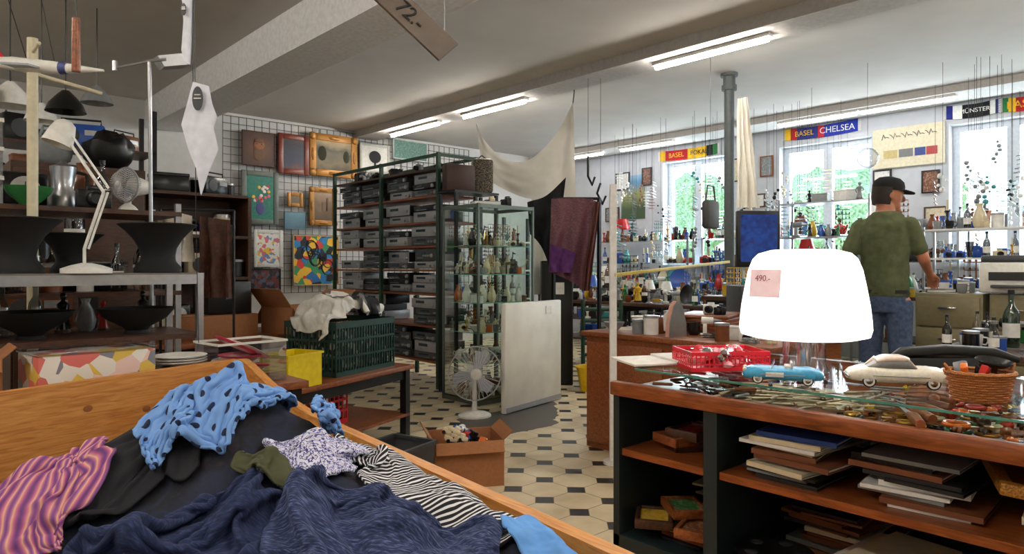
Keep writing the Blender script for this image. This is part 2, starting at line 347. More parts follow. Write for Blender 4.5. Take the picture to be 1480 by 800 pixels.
for y in(.6,-1.4):inst('tl',fixture(1.12,tubeE),(1.6,y,3.09),group=GT)  # unseen tubes above the camera, added to brighten the foreground clothes
for y in(1.0,2.6,5.6):inst('tl',fixture(1.12,tubeE),(-1.2,y,3.09),group=GT)  # added row left of the view, never seen, fills the room with light
# ---------- outside
leaf=mk('leaves',[(.3,(100,140,85)),(.5,(160,190,140)),(.7,(212,228,200))],rough=.9,scale=3);bark=flat('bark',(110,95,80),.9)
def tree():
    g=G();r=random.Random(3)
    for k in range(9):
        c=Vector((r.uniform(-1.1,1.1),r.uniform(-1.3,1.3),r.uniform(2.4,4.6)));o=len(g.v);g.ball(c,r.uniform(.9,1.3),0,18)
        for j in range(o,len(g.v)):
            v=g.v[j];g.v[j]=c+(v-c)*(1+.35*noise.noise(v*3))
    return('leafy_tree','leafy green tree outside the windows','tree',[('trunk',G().tube([(0,0,0),(.1,0,1.4),(0,.1,3)],[.22,.17,.1]),bark),('foliage',g,leaf)])
for p in((19,1.2),(20,7.4),(20,14),(20,-6)):inst('tree',tree,(p[0],p[1],-1.3),rz=p[1],group='trees outside')
gg=link(bpy.data.objects.new('lawn',G().hq((22,4,-1.3),24,50).mesh('lawn',[flat('grass',(150,178,122),.9)])));gg['label']='green lawn outside the building';gg['category']='lawn';gg['kind']='stuff'
# ---------- wire grid on back wall + pictures
wirem=flat('grid_wire',(70,70,72),.5)
def gridp():
    g=G();w,h=1.3,2.25
    for i in range(14):g.box((-w/2+i*.1,0,h/2),(.007,.007,h))
    for i in range(24):g.box((0,.005,min(h,i*.098)),(w,.007,.007))
    return('wire_grid_panel','wire mesh display panel fixed on the white wall','display grid',[('x',g,wirem)])
for x in(3.8,5.12,6.44):inst('gp',gridp,(x,YB-.06,.85),group='wire mesh wall panels')
def art(n,kind,cs,sc,dist=.5,**k):
    st=[((i+.0)/max(1,len(cs)) if kind=='voronoi' else i/(len(cs)-1),c) for i,c in enumerate(cs)]
    return mk('painting_'+n,st,kind=kind,scale=sc,dist=dist,rough=.5,interp='CONSTANT' if kind=='voronoi' else 'LINEAR',**k)
def picture(label,c,w,h,fm,fw,am,rz=0,rot=None,extra=None,name='framed_picture',group=None,orn=False):
    g=G();t=.03
    for sx in(-1,1):g.box((sx*(w/2-fw/2),0,0),(fw,t,h),bev=fw*.25)
    for sz in(-1,1):g.box((0,0,sz*(h/2-fw/2)),(w-2*fw+.004,t,fw),bev=fw*.25)
    if orn:
        for sx in(-1,1):
            for sz in(-1,1):g.ball((sx*(w/2-fw*.45),-t/2,sz*(h/2-fw*.45)),(fw*.55,.02,fw*.55),0,12)
            g.ball((sx*(w/2-fw*.5),-t/2,0),(fw*.3,.015,fw*.9),0,10)
        for sz in(-1,1):g.ball((0,-t/2,sz*(h/2-fw*.5)),(fw*.9,.015,fw*.3),0,10)
    cv=G().box((0,.002,0),(w-2*fw+.006,.016,h-2*fw+.006))
    ps=[('frame',g,fm),('canvas',cv,am)]
    if extra:ps+=extra if isinstance(extra,list) else [extra]
    return thing(name,label,'picture',ps,c,rz,group,rot)
def wallpic(x0,x1,y0,y1,label,fm,fw,am,extra=None,orn=False):
    a=PY((x0+x1)/2,(y0+y1)/2,YB-.1);l=PY(x0,y0,YB-.1);r=PY(x1,y0,YB-.1);d=(YB-.1)/(CA-SA*((x0+x1)/2-740)/1000)
    return picture(label,a,r.x-l.x,(y1-y0)/1000*d,fm,fw,am,extra=extra,orn=orn)
rwd=flat('red_brown_frame',(115,42,22),.35);blk=flat('black_frame',(20,18,18),.4);gfr=flat('grey_green_frame',(98,105,98),.5)
pa=art('portrait','radial',[(150,95,65),(120,75,52),(78,48,34),(60,38,28)],2.2,.5)
wallpic(350,398,190,240,'unframed brown portrait canvas of a bearded man',flat('brown_edge',(85,55,38),.7),.015,pa,('painted_head',G().ball((0,-.012,-.06),(.075,.006,.1),0,14).ball((0,-.014,.05),(.07,.006,.07),1,14).ball((0,-.016,.1),(.06,.006,.035),0,14).ball((-.03,-.02,.06),(.01,.004,.006),2,8).ball((.03,-.02,.06),(.01,.004,.006),2,8),[flat('grey_beard',(120,92,72),.9),flat('painted_skin',(160,105,75),.8),black]))
wallpic(402,447,194,252,'dark painting in a red-brown wooden frame',rwd,.075,art('night','grad',[(120,60,40),(40,45,70),(18,22,36),(80,45,50)],1.8,.9))
tre=flat('painted_foliage',(44,46,22),.8,scale=20)
wallpic(448,517,195,256,'river landscape painting in a wide gold frame',gold,.1,art('river','grad',[(50,40,22),(100,85,50),(65,58,36),(160,135,92),(190,168,130)],1.9,.8),[('painted_tree',G().ball((-.18,-.004,.02),(.08,.004,.12),0,14),tre),('painted_tree',G().ball((.19,-.004,.0),(.06,.004,.1),0,14),tre)],True)
wallpic(520,563,208,250,'framed print with dark round motif on white',flat('pale_frame',(200,198,190),.5),.04,paper,('motif',G().ball((0,-.012,.02),(.1,.005,.09),0,16).box((0,-.012,-.1),(.03,.004,.08)),flat('ink',(40,42,44),.8)))
wallpic(568,618,203,232,'framed group photograph in greenish tones',flat('thin_frame',(190,192,188),.5),.02,art('photo','noise',[(20,60,60),(90,130,120),(190,190,180)],14))
fl=G();rr=random.Random(2)
for k in range(16):fl.ball((rr.uniform(-.11,.11),-.009,rr.uniform(-.08,.16)),(.022,.003,.022),rr.randrange(4),10)
fl.ball((0,-.009,-.14),(.06,.004,.08),4,14)
wallpic(349,403,247,324,'flower painting in turquoise and green with a grey frame',gfr,.07,art('flowers','noise',[(8,50,56),(20,100,95),(36,130,105),(60,150,100)],6,1),[('painted_bouquet',fl,[flat('pt_red',(200,50,50)),flat('pt_yel',(235,190,60)),flat('pt_wh',(235,225,215)),flat('pt_pk',(220,110,130)),flat('pt_vase',(60,60,120))])])
wallpic(415,438,278,299,'tiny gilt-framed picture',gold,.05,art('tiny','noise',[(40,30,25),(150,130,100)],20))
wallpic(447,487,271,326,'castle landscape painting in a gold frame',gold,.075,art('castle','grad',[(70,50,35),(95,75,50),(150,120,95),(170,175,180)],1.8,.8),[('painted_castle',G().box((.02,-.009,.0),(.08,.003,.12)).box((.06,-.009,.03),(.03,.003,.18)),flat('pt_stone',(110,80,60)))],True)
wallpic(411,442,306,331,'small unframed blue sea painting',flat('blue_edge',(90,120,135),.6),.008,art('sea','grad',[(60,90,110),(110,150,165),(180,190,190)],2.5,.6))
wallpic(367,409,332,386,'white print with pink and yellow abstract shapes',flat('white_frame',(225,222,215),.5),.05,art('pastel','voronoi',[(240,235,225),(240,235,225),(230,120,130),(240,235,225),(240,200,60),(120,150,200)],5))
md=G()
for k in range(9):
    c0=(rr.uniform(-.2,.2),rr.uniform(-.2,.2));R0=rr.uniform(.04,.09);md.tube([(c0[0]+R0*math.cos(t*PI/8),-.009,c0[1]+R0*1.2*math.sin(t*PI/8)) for t in range(16)],.007,5,closed=True)
wallpic(424,490,340,412,'colourful modern painting with black outlines',flat('thin_wood_frame',(190,160,110),.5),.015,art('modern','voronoi',[(20,20,30),(40,130,190),(205,60,50),(235,185,50),(20,30,60),(60,140,90),(40,110,170)],2.2),[('painted_outlines',md,black)])
wallpic(360,406,388,420,'dark canvas with grey and red geometric shapes',blk,.02,art('geo','voronoi',[(50,45,55),(110,50,45),(80,90,110),(40,35,40)],4))
wallpic(520,560,262,300,'small dark framed landscape print',dwood,.04,art('dk','grad',[(40,35,28),(90,85,60),(140,140,130)],2,.7))
# ---------- drapes
def cr_(pl,t):
    n=len(pl);k=t*(n-1);i=min(int(k),n-2);f=k-i
    p1,p2=pl[i],pl[i+1];p0=pl[i-1] if i>0 else p1*2-p2;p3=pl[i+2] if i+2<n else p2*2-p1
    return .5*((2*p1)+(p2-p0)*f+(2*p0-5*p1+4*p2-p3)*f*f+(3*p1-p0-3*p2+p3)*f**3)
def cloth(name,label,cat,top,bot,m,folds=6,amp=.03,n=60,rows=24):
    top=[Vector(p) for p in top];bot=[Vector(p) for p in bot]
    ax=(top[-1]-top[0]);nr=Vector((ax.y,-ax.x,0))
    nr=nr.normalized() if nr.length>1e-5 else Vector((0,1,0))
    vs=[]
    for j in range(rows+1):
        v=j/rows
        for i in range(n+1):
            u=i/n;p=cr_(top,u).lerp(cr_(bot,u),v)
            vs.append(p+nr*(amp*math.sin(folds*2*PI*u+2*noise.noise(Vector((u*3,v*2,amp*50))))*(.4+.6*v)+.5*amp*noise.noise(Vector((u*6,v*5,2)))))
    fs=[(j*(n+1)+i,j*(n+1)+i+1,(j+1)*(n+1)+i+1,(j+1)*(n+1)+i) for j in range(rows) for i in range(n)]
    c=sum(top,Vector())/len(top);c.z=min(p.z for p in bot)
    vs=[v-c for v in vs];vs2=[v+nr*.004 for v in vs];g=G().add(vs,fs,0,None,True).add(vs2,[f[::-1] for f in fs],0,None,True)
    return thing(name,label,cat,[('x',g,m)],c)
sheet=mk('cream_sheet',[(.3,(234,229,217)),(.7,(242,238,229))],rough=.9,scale=2)
D=7.25
cloth('hanging_sheet','cream fabric sheet strung from the ceiling','cloth',[W(688,178,D),W(702,205,D),W(730,230,D),W(762,232,D),W(790,210,D),W(812,180,D),W(828,148,D)],[W(697,252,D),W(712,264,D),W(735,276,D),W(760,286,D),W(790,290,D),W(812,290,D),W(832,286,D)],sheet,2.2,.03)
thing('rope','thin rope holding up the cream sheet','rope',[('x',G().tube([W(828,150,D),W(830,133,D),W(829,125,D).xy.to_3d()+Vector((0,0,3.14))],.006),black)])
cloth('white_fabric','white fabric panel hanging behind the glass case','cloth',[W(768,280,D+.1),W(798,284,D+.1)],[W(768,425,D+.1),W(796,425,D+.1)],sheet,1.5,.015)
blackc=flat('black_fabric',(14,16,20),.9);purp=mk('maroon_fabric',[(.3,(62,26,44)),(.5,(92,38,52)),(.7,(112,66,70))],rough=.5,scale=10,stretch=(1,1,2.5),spec=.6)
cloth('black_flag','black fabric flag hanging at an angle','flag',[W(762,292,6.85),W(790,282,6.85),W(818,256,6.85)],[W(766,338,6.85),W(782,356,6.85),W(800,400,6.85)],blackc,2,.02)
cloth('maroon_cloth','shimmering maroon cloth draped over a rail','cloth',[W(797,287,6.6),W(828,286,6.6),W(858,287,6.6)],[W(793,392,6.6),W(822,405,6.6),W(846,420,6.6)],purp,2,.02)
cloth('purple_cloth','purple velvet cloth under the maroon one','cloth',[W(795,352,6.5),W(832,365,6.5)],[W(794,392,6.5),W(826,394,6.5)],flat('purple_velvet',(78,26,92),.8),2,.012)
cloth('patterned_cloth','green and red patterned cloth edge','cloth',[W(858,290,6.5),W(868,292,6.5)],[W(840,420,6.5),W(852,420,6.5)],art('sari','noise',[(50,70,44),(92,40,40),(120,96,60)],12),2,.02)
aL=W(804,560,7.15)
thing('black_locker','tall narrow black cabinet with a paper note','cabinet',[('body',G().box((0,0,.63),(.32,.3,1.26),bev=.01),black),('door',G().box((0,-.156,.63),(.3,.012,1.2),bev=.004),bmet),('note',G().box((.02,-.164,.98),(.1,.003,.12)),paper)],(aL.x,aL.y,0),FACE)
a=W(800,300,6.72);b=W(866,300,6.72)
thing('clothes_rail','tall black rail carrying hanging cloths','rail',[('post',G().box((a.x,a.y,.93),(.03,.03,1.86)),bmet),('post',G().box((b.x,b.y,.93),(.03,.03,1.86)),bmet),('crossbar',G().tube([a.xy.to_3d()+Vector((0,0,1.86)),b.xy.to_3d()+Vector((0,0,1.86))],.015),bmet)])
# vitrine
def vitrine():
    w,d,h=.65,.5,1.75;vm=flat('vitrine_metal',(105,116,108),.4,metal=.4);ps=[]
    for x in(-w/2,w/2):
        for y in(-d/2,d/2):ps.append(('post',G().box((x,y,h/2),(.018,.018,h)),vm))
    for z in(.02,h-.02):
        for y in(-d/2,d/2):ps.append(('rim',G().box((0,y,z),(w,.018,.03)),vm))
        for x in(-w/2,w/2):ps.append(('rim',G().box((x,0,z),(.018,d,.03)),vm))
    a,b=w/2,d/2
    ps+=[('glass_pane',G().quad((-a,-b,.03),(a,-b,.03),(a,-b,h),(-a,-b,h)),gglass),('glass_pane',G().quad((-a,-b,.03),(-a,b,.03),(-a,b,h),(-a,-b,h)),gglass),('glass_pane',G().quad((a,-b,.03),(a,b,.03),(a,b,h),(a,-b,h)),gglass),('base_board',G().box((0,0,.03),(w,d,.04)),olive),('top_board',G().hq((0,0,h-.005),w,d),gglass)]
    for z in(.35,.62,.88,1.13,1.38):
        ed=G().box((0,-b+.015,z),(w-.03,.004,.008)).box((-a+.015,0,z),(.004,d-.03,.008))
        ps.append(('glass_shelf',G().hq((0,0,z),w-.03,d-.03),gglass,None,[('shelf_edge',ed,mk('shelf_edge_green',(110,170,150),rough=.2))]))
    return ps
VX,VY=4.12,4.85
thing('glass_display_case','tall glass display case full of trinkets','display case',vitrine(),(VX,VY,0))
a=W(727,585,5.62);b=W(808,563,6.3);dd=b-a;w=dd.xy.length;rz=math.atan2(dd.y,dd.x)
thing('white_panel_door','large white panel with price sticker leaning upright','panel',[('panel',G().box((w/2,0,.45),(w,.05,.9),bev=.012),mk('panel_white',(230,226,215),rough=.4,scale=1)),('edge_trim',G().box((w/2,-.028,.03),(w-.02,.006,.04)),silver),('price_sticker',G().box((w*.75,-.028,.82),(.09,.003,.07)),paper)],(a.x,a.y,0),rz)
# ---------- hi-fi rack
RX0,RX1,RY0,RY1=4.03,4.5,5.5,7.6
SZ=[.25,.6,.92,1.16,1.4,1.64,1.9]
gs=PT('post',green,*[((x,y,1.16),(.035,.035,2.32)) for x in(RX0,RX1) for y in(RY0,(RY0+RY1)/2,RY1)])
for z in SZ:gs.append(('shelf_board',G().box(((RX0+RX1)/2,(RY0+RY1)/2,z),(RX1-RX0-.01,RY1-RY0,.02)),wood))
gs.append(('shelf_board',G().box(((RX0+RX1)/2,(RY0+RY1)/2,2.17),(RX1-RX0-.01,RY1-RY0,.02)),dwood))
gs+=PT('top_rail',green,((RX0,(RY0+RY1)/2,2.3),(.03,RY1-RY0,.03)),((RX1,(RY0+RY1)/2,2.3),(.03,RY1-RY0,.03)),(((RX0+RX1)/2,RY0,2.3),(RX1-RX0,.03,.03)))
thing('steel_shelf_rack','green steel rack stacked with audio equipment','shelf rack',gs)
disp=mk('display_glass',(30,50,60),rough=.1)
gface=flat('gunmetal_face',(78,80,84),.35,metal=.3)
HS=[.09,.11,.07,.13,.1,.06,.08]
DM=[(black,gface,'amplifier','black stereo amplifier with round knobs'),(bmet,silver,'cd_player','black disc player with silver front'),(dgrey,gface,'tuner','dark grey radio tuner'),(black,dgrey,'cassette_deck','black cassette deck'),(silver,silver,'video_recorder','silver video recorder'),(black,bmet,'tuner','slim black radio tuner'),(silver,silver,'cd_player','slim silver disc player')]
def deck(var):
    def f():
        bm,fm,nm,lb=DM[var];h=HS[var];w=[.43,.42,.43,.36,.42,.43,.38][var];d=.32
        ps=[]
        for i in range([3,1,2,4,1,1,2][var]):ps.append(('knob',G().lathe([(.012+.008*(i==0),0),(.010+.008*(i==0),.018)],14,M=Matrix.Translation((w/2-.04-.05*i,-d/2-.008,h*.45))@Matrix.Rotation(PI/2,4,'X')),silver))
        bt=G()
        for i in range([7,4,9,5,6,8,3][var]):bt.box((-w/2+.05+.024*i,-d/2-.01,h*.28),(.016,.008,.007))
        return(nm,lb+' stacked on the rack','audio equipment',
          [('body',G().box((0,0,h/2+.004),(w,d,h-.006),bev=.004),bm),('front_panel',G().box((0,-d/2-.004,h/2+.004),(w+.004,.01,h-.004),bev=.002),fm),('display',G().box((-.06,-d/2-.0095,h*.66),(.15,.004,h*.26)),disp),*ps,('button_row',bt,silver)])
    return f
for si,z in enumerate(SZ):
    top=(SZ+[2.16])[si+1]
    for c in range(4):
        y=RY0+.29+c*.505;zz=z+.011
        if si<2 and rnd.random()<.25:continue
        for lv in range(4):
            v=rnd.choice([0,1,2,3,4,5,6,6,0,2,1,1,4]);hh=HS[v]
            if zz+hh>top-.015:
                if zz+.06<top-.015 and rnd.random()<.7:v,hh=5,.06
                else:break
            inst('deck%d'%v,deck(v),(RX0+.22+rnd.uniform(-.02,.015),y+rnd.uniform(-.03,.03),zz),-PI/2+rnd.uniform(-.07,.07),group='audio components on the steel rack');zz+=hh+.001
# ---------- small item builders
def item(kind,c):
    m=cer(c);L=c
    if kind=='vase':
        return('vase',L+' glazed ceramic vase','vase',[('x',G().lathe([(.03,0),(.045,.02),(.055,.07),(.04,.13),(.02,.17),(.028,.2),(.022,.2),(.015,.17)],18),m)])
    if kind=='gvase':
        return('glass_vase',L+' tinted glass vase','vase',[('x',G().lathe([(.03,0),(.035,.01),(.03,.05),(.04,.13),(.05,.2)],16),gls(c))])
    if kind=='bottle':
        return('bottle',L+' glass bottle with a cap','bottle',[('body',G().lathe([(.033,0),(.036,.01),(.036,.15),(.03,.18),(.013,.21),(.012,.27)],16),gls(c)),('cap',G().lathe([(.015,.262),(.015,.285)],12),black),('label_band',G().lathe([(.0365,.05),(.0365,.12)],16,cap=False),paper)])
    if kind=='bowl':
        return('bowl',L+' ceramic bowl','bowl',[('x',G().lathe([(.03,0),(.035,.01),(.075,.05),(.085,.075),(.08,.075),(.07,.052),(.03,.015)],20),m)])
    if kind=='cup':
        return('cup',L+' cup with a handle','cup',[('body',G().lathe([(.025,0),(.035,.01),(.04,.05),(.042,.085),(.038,.085),(.034,.02)],18),m),('handle',G().tube([(.038,0,.07),(.062,0,.068),(.066,0,.045),(.055,0,.025),(.037,0,.025)],.005,6),m)])
    if kind=='goblet':
        return('wine_glass','clear stemmed drinking glass','glass',[('x',G().lathe([(.032,0),(.03,.004),(.005,.01),(.004,.08),(.02,.095),(.034,.13),(.03,.175)],16,cap=False),glassm('stemware',(215,225,225),.25))])
    if kind=='candle':
        return('candlestick','turned '+L+' candlestick with a candle','candlestick',[('base',G().lathe([(.045,0),(.045,.008),(.015,.02),(.012,.06),(.02,.07),(.01,.09),(.012,.14),(.025,.15),(.02,.16)],16),brass if c in('yellow','brown','orange') else m),('candle',G().lathe([(.01,.155),(.01,.25)],10),cer('cream'))])
    if kind=='figurine':
        return('figurine','small '+L+' standing figurine','figurine',[('figure',G().lathe([(.03,.015),(.026,.04),(.018,.08),(.024,.11),(.026,.125),(.009,.14),(.008,.147)],14).ball((0,0,.16),(.015,.015,.018)).tube([(.024,0,.122),(.036,-.012,.095),(.02,-.03,.085)],.006,6).tube([(-.024,0,.122),(-.038,-.005,.095),(-.028,-.02,.07)],.006,6),m),('plinth',G().lathe([(.035,0),(.035,.015)],16),dwood)])
    if kind=='teapot':
        return('teapot',L+' round teapot','teapot',[('body',G().lathe([(.04,0),(.065,.02),(.075,.06),(.06,.1),(.035,.115)],20),m),('lid',G().lathe([(.037,.113),(.03,.125),(.008,.13),(.012,.145),(0,.15)],16),m),('spout',G().tube([(.06,0,.05),(.095,0,.065),(.115,0,.11)],[.016,.011,.008],8),m),('handle',G().tube([(-.06,0,.09),(-.1,0,.095),(-.11,0,.06),(-.07,0,.035)],.006,6),m)])
    if kind=='box':
        return('storage_box',L+' lidded box','box',[('body',G().box((0,0,.05),(.2,.15,.1),bev=.004),m),('lid',G().box((0,0,.108),(.206,.156,.02),bev=.004),m)])
    if kind=='tin':
        return('tin_can','round '+L+' tin with lid','tin',[('body',G().lathe([(.045,0),(.045,.1)],20),m),('lid',G().lathe([(.047,.1),(.047,.115),(.03,.118)],20),steel)])
    if kind=='radio':
        return('radio','portable '+L+' radio with a handle','radio',[('body',G().box((0,0,.07),(.24,.08,.14),bev=.01),m),('speaker',G().lathe([(.045,0),(.045,.006),(.01,.008)],20,M=Matrix.Translation((-.05,-.04,.07))@Matrix.Rotation(PI/2,4,'X')),dgrey),('dial',G().box((.06,-.042,.09),(.08,.005,.03)),silver),('handle',G().tube([(-.1,0,.14),(-.1,0,.17),(.1,0,.17),(.1,0,.14)],.006,6),black)])
    if kind=='camera':
        return('film_camera','old '+L+' film camera','camera',[('body',G().box((0,0,.04),(.13,.045,.08),bev=.008).box((0,0,.086),(.05,.04,.02),bev=.006),m),('lens',G().lathe([(.032,0),(.03,.035),(.022,.04),(.02,.03)],18,M=Matrix.Translation((0,-.022,.04))@Matrix.Rotation(PI/2,4,'X')),bmet)])
    if kind=='tlamp':
        return('table_lamp','small table lamp with a '+L+' shade','lamp',[('base',G().lathe([(.05,0),(.05,.01),(.02,.03),(.03,.08),(.012,.14),(.008,.2)],16),cer('brown')),('shade',G().lathe([(.1,.17),(.06,.3),(.057,.3),(.097,.17)],20,cap=False),m)])
    if kind=='plate':
        return('standing_plate',L+' decorated plate propped upright','plate',[('x',G().lathe([(.04,0),(.07,.008),(.1,.018),(.1,.022),(.07,.012),(.03,.006)],24,M=Matrix.Translation((0,0,.1))@Matrix.Rotation(PI/2-.2,4,'X')),m)])
    if kind=='clock':
        return('mantel_clock',L+' mantel clock','clock',[('case',G().box((0,0,.08),(.18,.08,.16),bev=.02),m),('dial',G().lathe([(.055,0),(.055,.006)],24,M=Matrix.Translation((0,-.04,.085))@Matrix.Rotation(PI/2,4,'X')),paper),('hand',G().box((0,-.05,.1),(.004,.003,.035)).box((.012,-.05,.085),(.028,.003,.004)),black)])
    if kind=='book':
        return('book',L+' hardback book','book',[('cover',G().box((0,0,.002),(.16,.22,.004)).box((0,0,.03),(.16,.22,.004)).box((-.079,0,.016),(.004,.22,.03)),m),('pages',G().box((.002,0,.016),(.15,.21,.024)),paper)])
    if kind=='sheet':
        return('paper_sheet',L+' paper sheet lying flat','paper',[('x',G().box((0,0,.001),(.15,.21,.002)),m)])
    if kind=='tool':
        g=G().tube([(-.1,0,.012),(-.03,0,.013),(.0,0,.011)],[.011,.013,.008],8,0).tube([(0,0,.011),(.09,0,.011)],.004,6,1).box((.1,0,.011),(.03,.02,.008),1)
        return('hand_tool',L+' handled hand tool','tool',[('x',g,[m,steel])])
    if kind=='cable':
        g=G().tube([((.05+.012*math.sin(q*.9))*math.cos(q*.6),(.04+.012*math.cos(q*1.3))*math.sin(q*.6),.006+.0012*q) for q in range(34)],.004,5).box((.05,.03,.02),(.03,.02,.02),bev=.003)
        return('coiled_cable',L+' coiled cable with a plug','cable',[('x',g,m)])
    if kind=='drill':
        g=G().tube([(-.07,0,.14),(.03,0,.14)],[.032,.03],12).tube([(.03,0,.14),(.06,0,.14),(.1,0,.14)],[.018,.015,.004],10,1).box((-.04,0,.06),(.035,.03,.12),bev=.008).box((-.04,0,.015),(.08,.05,.03),bev=.008)
        return('power_drill',L+' cordless power drill','tool',[('x',g,[m,steel])])
    if kind=='bag':
        g=G().ball((0,0,.12),(.15,.1,.12),0,20)
        for k in range(len(g.v)):
            v=g.v[k];q=v*(1+.2*noise.noise(v*16));q.z=max(0,q.z);g.v[k]=q
        return('handbag',L+' slouchy leather handbag','bag',[('body',g,mk('bag_'+c,PAL[c],rough=.65)),('handle',G().tube([(-.08,0,.2),(-.05,0,.3),(.05,0,.3),(.08,0,.2)],.009,6),m)])
    if kind=='stand':
        g=G().tube([(0,0,.01),(0,0,.34)],.005,6).lathe([(.06,0),(.06,.01)],16)
        for t in range(4):
            z=.16+.06*t
            g.tube([(-.08,0,z),(.08,0,z)],.004,6)
            for k in range(5):g.tube([(-.08+.04*k,0,z),(-.08+.04*k,0,z-.04)],.002,4).ball((-.08+.04*k,0,z-.045),(.009,.006,.014),0,8)
        return('jewellery_stand',L+' jewellery stand hung with pendants','stand',[('x',g,m)])
    if kind=='giraffe':
        g=G().caps([(-.03,0,.12),(.03,0,.13)],[.016,.018],10).caps([(.03,0,.13),(.05,0,.2),(.055,0,.24)],[.013,.008,.007],8).caps([(.055,0,.245),(.085,0,.235)],[.01,.006],8)
        for x in(-.03,.03):
            for y in(-.01,.01):g.caps([(x,y,.11),(x,y,.005)],[.006,.005],6)
        g.tube([(-.045,0,.125),(-.055,0,.08)],.002,5).tube([(.052,.004,.25),(.05,.006,.265)],.002,5).tube([(.052,-.004,.25),(.05,-.006,.265)],.002,5)
        return('giraffe_figurine','carved brown giraffe figurine','figurine',[('x',g,m)])
KD=['vase','bottle','bowl','cup','goblet','candle','figurine','teapot','box','tin','radio','camera','tlamp','plate','clock','book','stand','stand','tool','tool','sheet','cable','drill','box','camera']
HT={'vase':.2,'gvase':.2,'bottle':.29,'bowl':.08,'cup':.09,'goblet':.18,'candle':.25,'figurine':.18,'teapot':.15,'box':.12,'tin':.12,'radio':.18,'camera':.1,'tlamp':.3,'plate':.21,'clock':.17,'book':.04,'giraffe':.26,'bag':.31,'stand':.35,'sheet':.002,'tool':.03,'cable':.05,'drill':.18}
RD={'bowl':.09,'teapot':.11,'box':.12,'radio':.12,'tlamp':.1,'plate':.1,'clock':.1,'book':.12,'camera':.07,'bag':.15,'stand':.08,'sheet':.12,'tool':.1,'cable':.07,'drill':.09}
def put(kind,c,loc,rz=0,s=1,group=None):return inst((kind,c),lambda:item(kind,c),loc,rz,s,group=group)
def scatter(x0,x1,y0,y1,z,n,kinds,group,cols=None,hmax=9,face=-PI/2,smin=.9,smax=1.2,seed=1,skip=()):
    r=random.Random(seed);pl=list(skip);n+=len(pl);t=0;cols=cols or list(PAL)
    while len(pl)<n and t<n*30:
        t+=1;k=r.choice(kinds);s=r.uniform(smin,smax)
        if HT[k]*s>hmax:s=hmax/HT[k]*.97
        if s<.35:continue
        R_=RD.get(k,.05)*s;x=r.uniform(x0+R_,x1-R_) if x1-x0>2*R_ else (x0+x1)/2;y=r.uniform(y0+R_,y1-R_) if y1-y0>2*R_ else (y0+y1)/2
        if any((x-a)**2+(y-b)**2<(R_+q)**2*.9 for a,b,q in pl):continue
        pl.append((x,y,R_));put(k,r.choice(cols),(x,y,z),face+r.uniform(-.6,.6),s,group)
SMALL=['vase','gvase','cup','goblet','figurine','candle','bottle','bowl','tin','teapot','stand']
MUT=['white','cream','brown','grey','black','green','blue','white','brown','black','grey','yellow','teal','red','black','brown']
for i,z in enumerate((.051,.351,.621,.881,1.131,1.381)):
    scatter(VX-.31,VX+.31,VY-.24,VY+.24,z+.001,34,(['figurine','giraffe','figurine','cup','vase','bowl','candle','camera','tin','stand'] if i>1 else ['bowl','teapot','clock','camera','tin','vase','box']),'trinkets in the glass display case',['white','cream','brown','grey','black','brown','white','cream','orange'],.21,-PI/4,.5,.85,seed=20+i)
scatter(VX-.3,VX+.3,VY-.2,VY+.2,1.751,6,['bowl','box','camera','book'],'things on the display case',['cream','grey','brown','black','cream'],seed=5)
scatter(RX0,RX1,RY0+.05,RY1-.1,2.181,14,['bag','box','radio','camera','book'],'things on top of the steel rack',['black','brown','grey','black','cream'],.3,smin=.6,smax=.95,seed=6)
# ---------- tables & shelves generic
def table(name,label,x0,x1,y0,y1,z,tm,lm,t=.035,leg=.05,rz=0,shelf=None,cat='table'):
    w,d=x1-x0,y1-y0;g=[('table_top',G().box((0,0,z-t/2),(w,d,t),bev=.004),tm)]
    g+=PT('leg',lm,*[((sx*(w/2-leg),sy*(d/2-leg),(z-t)/2),(leg,leg,z-t)) for sx in(-1,1) for sy in(-1,1)])
    g+=PT('apron',lm,*[((0,sy*(d/2-leg),z-t-.035),(w-3*leg,.02,.07)) for sy in(-1,1)])
    if shelf:g.append(('lower_shelf',G().box((0,0,shelf),(w-leg,d-leg,.02)),tm))
    return thing(name,label,cat,g,((x0+x1)/2,(y0+y1)/2,0),rz)
for i,(a,b) in enumerate(((2.3,4.2),(4.25,6.15),(6.2,8.1))):
    table('display_table','long table of bric-a-brac by the windows',7.9,8.7,a,b,.88,dwood,bmet,shelf=.4)
    scatter(7.92,8.68,a,b,.881,84,KD+['bag','tlamp','stand'],'bric-a-brac on the window tables',MUT,smin=.8,smax=1.6,seed=40+i)
    scatter(7.95,8.65,a+.05,b-.05,.412,10,KD,'bric-a-brac on the window tables',MUT,smin=1,smax=1.4,hmax=.35,seed=60+i)
for i,(a,b) in enumerate(((2.35,3.4),(3.5,4.75),(4.85,5.75),(5.85,7.6))):
    hh=1.6;zs=(.9,1.25,1.6)
    ps=PT('post',steel,*[((x,y,hh/2+.02),(.025,.025,hh+.04)) for y in(a,b) for x in(8.85,9.25)])
    for z in zs:ps.append(('glass_shelf',G().hq((9.05,(a+b)/2,z),.42,b-a+.03).box((8.84,(a+b)/2,z),(.006,b-a+.03,.012)),gglass))
    thing('glass_shelf_unit','steel and glass shelving before the windows','shelf',ps)
    for j,z in enumerate(zs):scatter(8.87,9.23,a,b,z+.001,32,SMALL+['tlamp','plate','stand','clock','radio','box','camera','drill'],'goods on the window shelves',['white','blue','brown','teal','grey','cream','brown','black','red','black'],.33 if j<2 else .42,smin=.75,smax=1.3,seed=80+4*i+j)
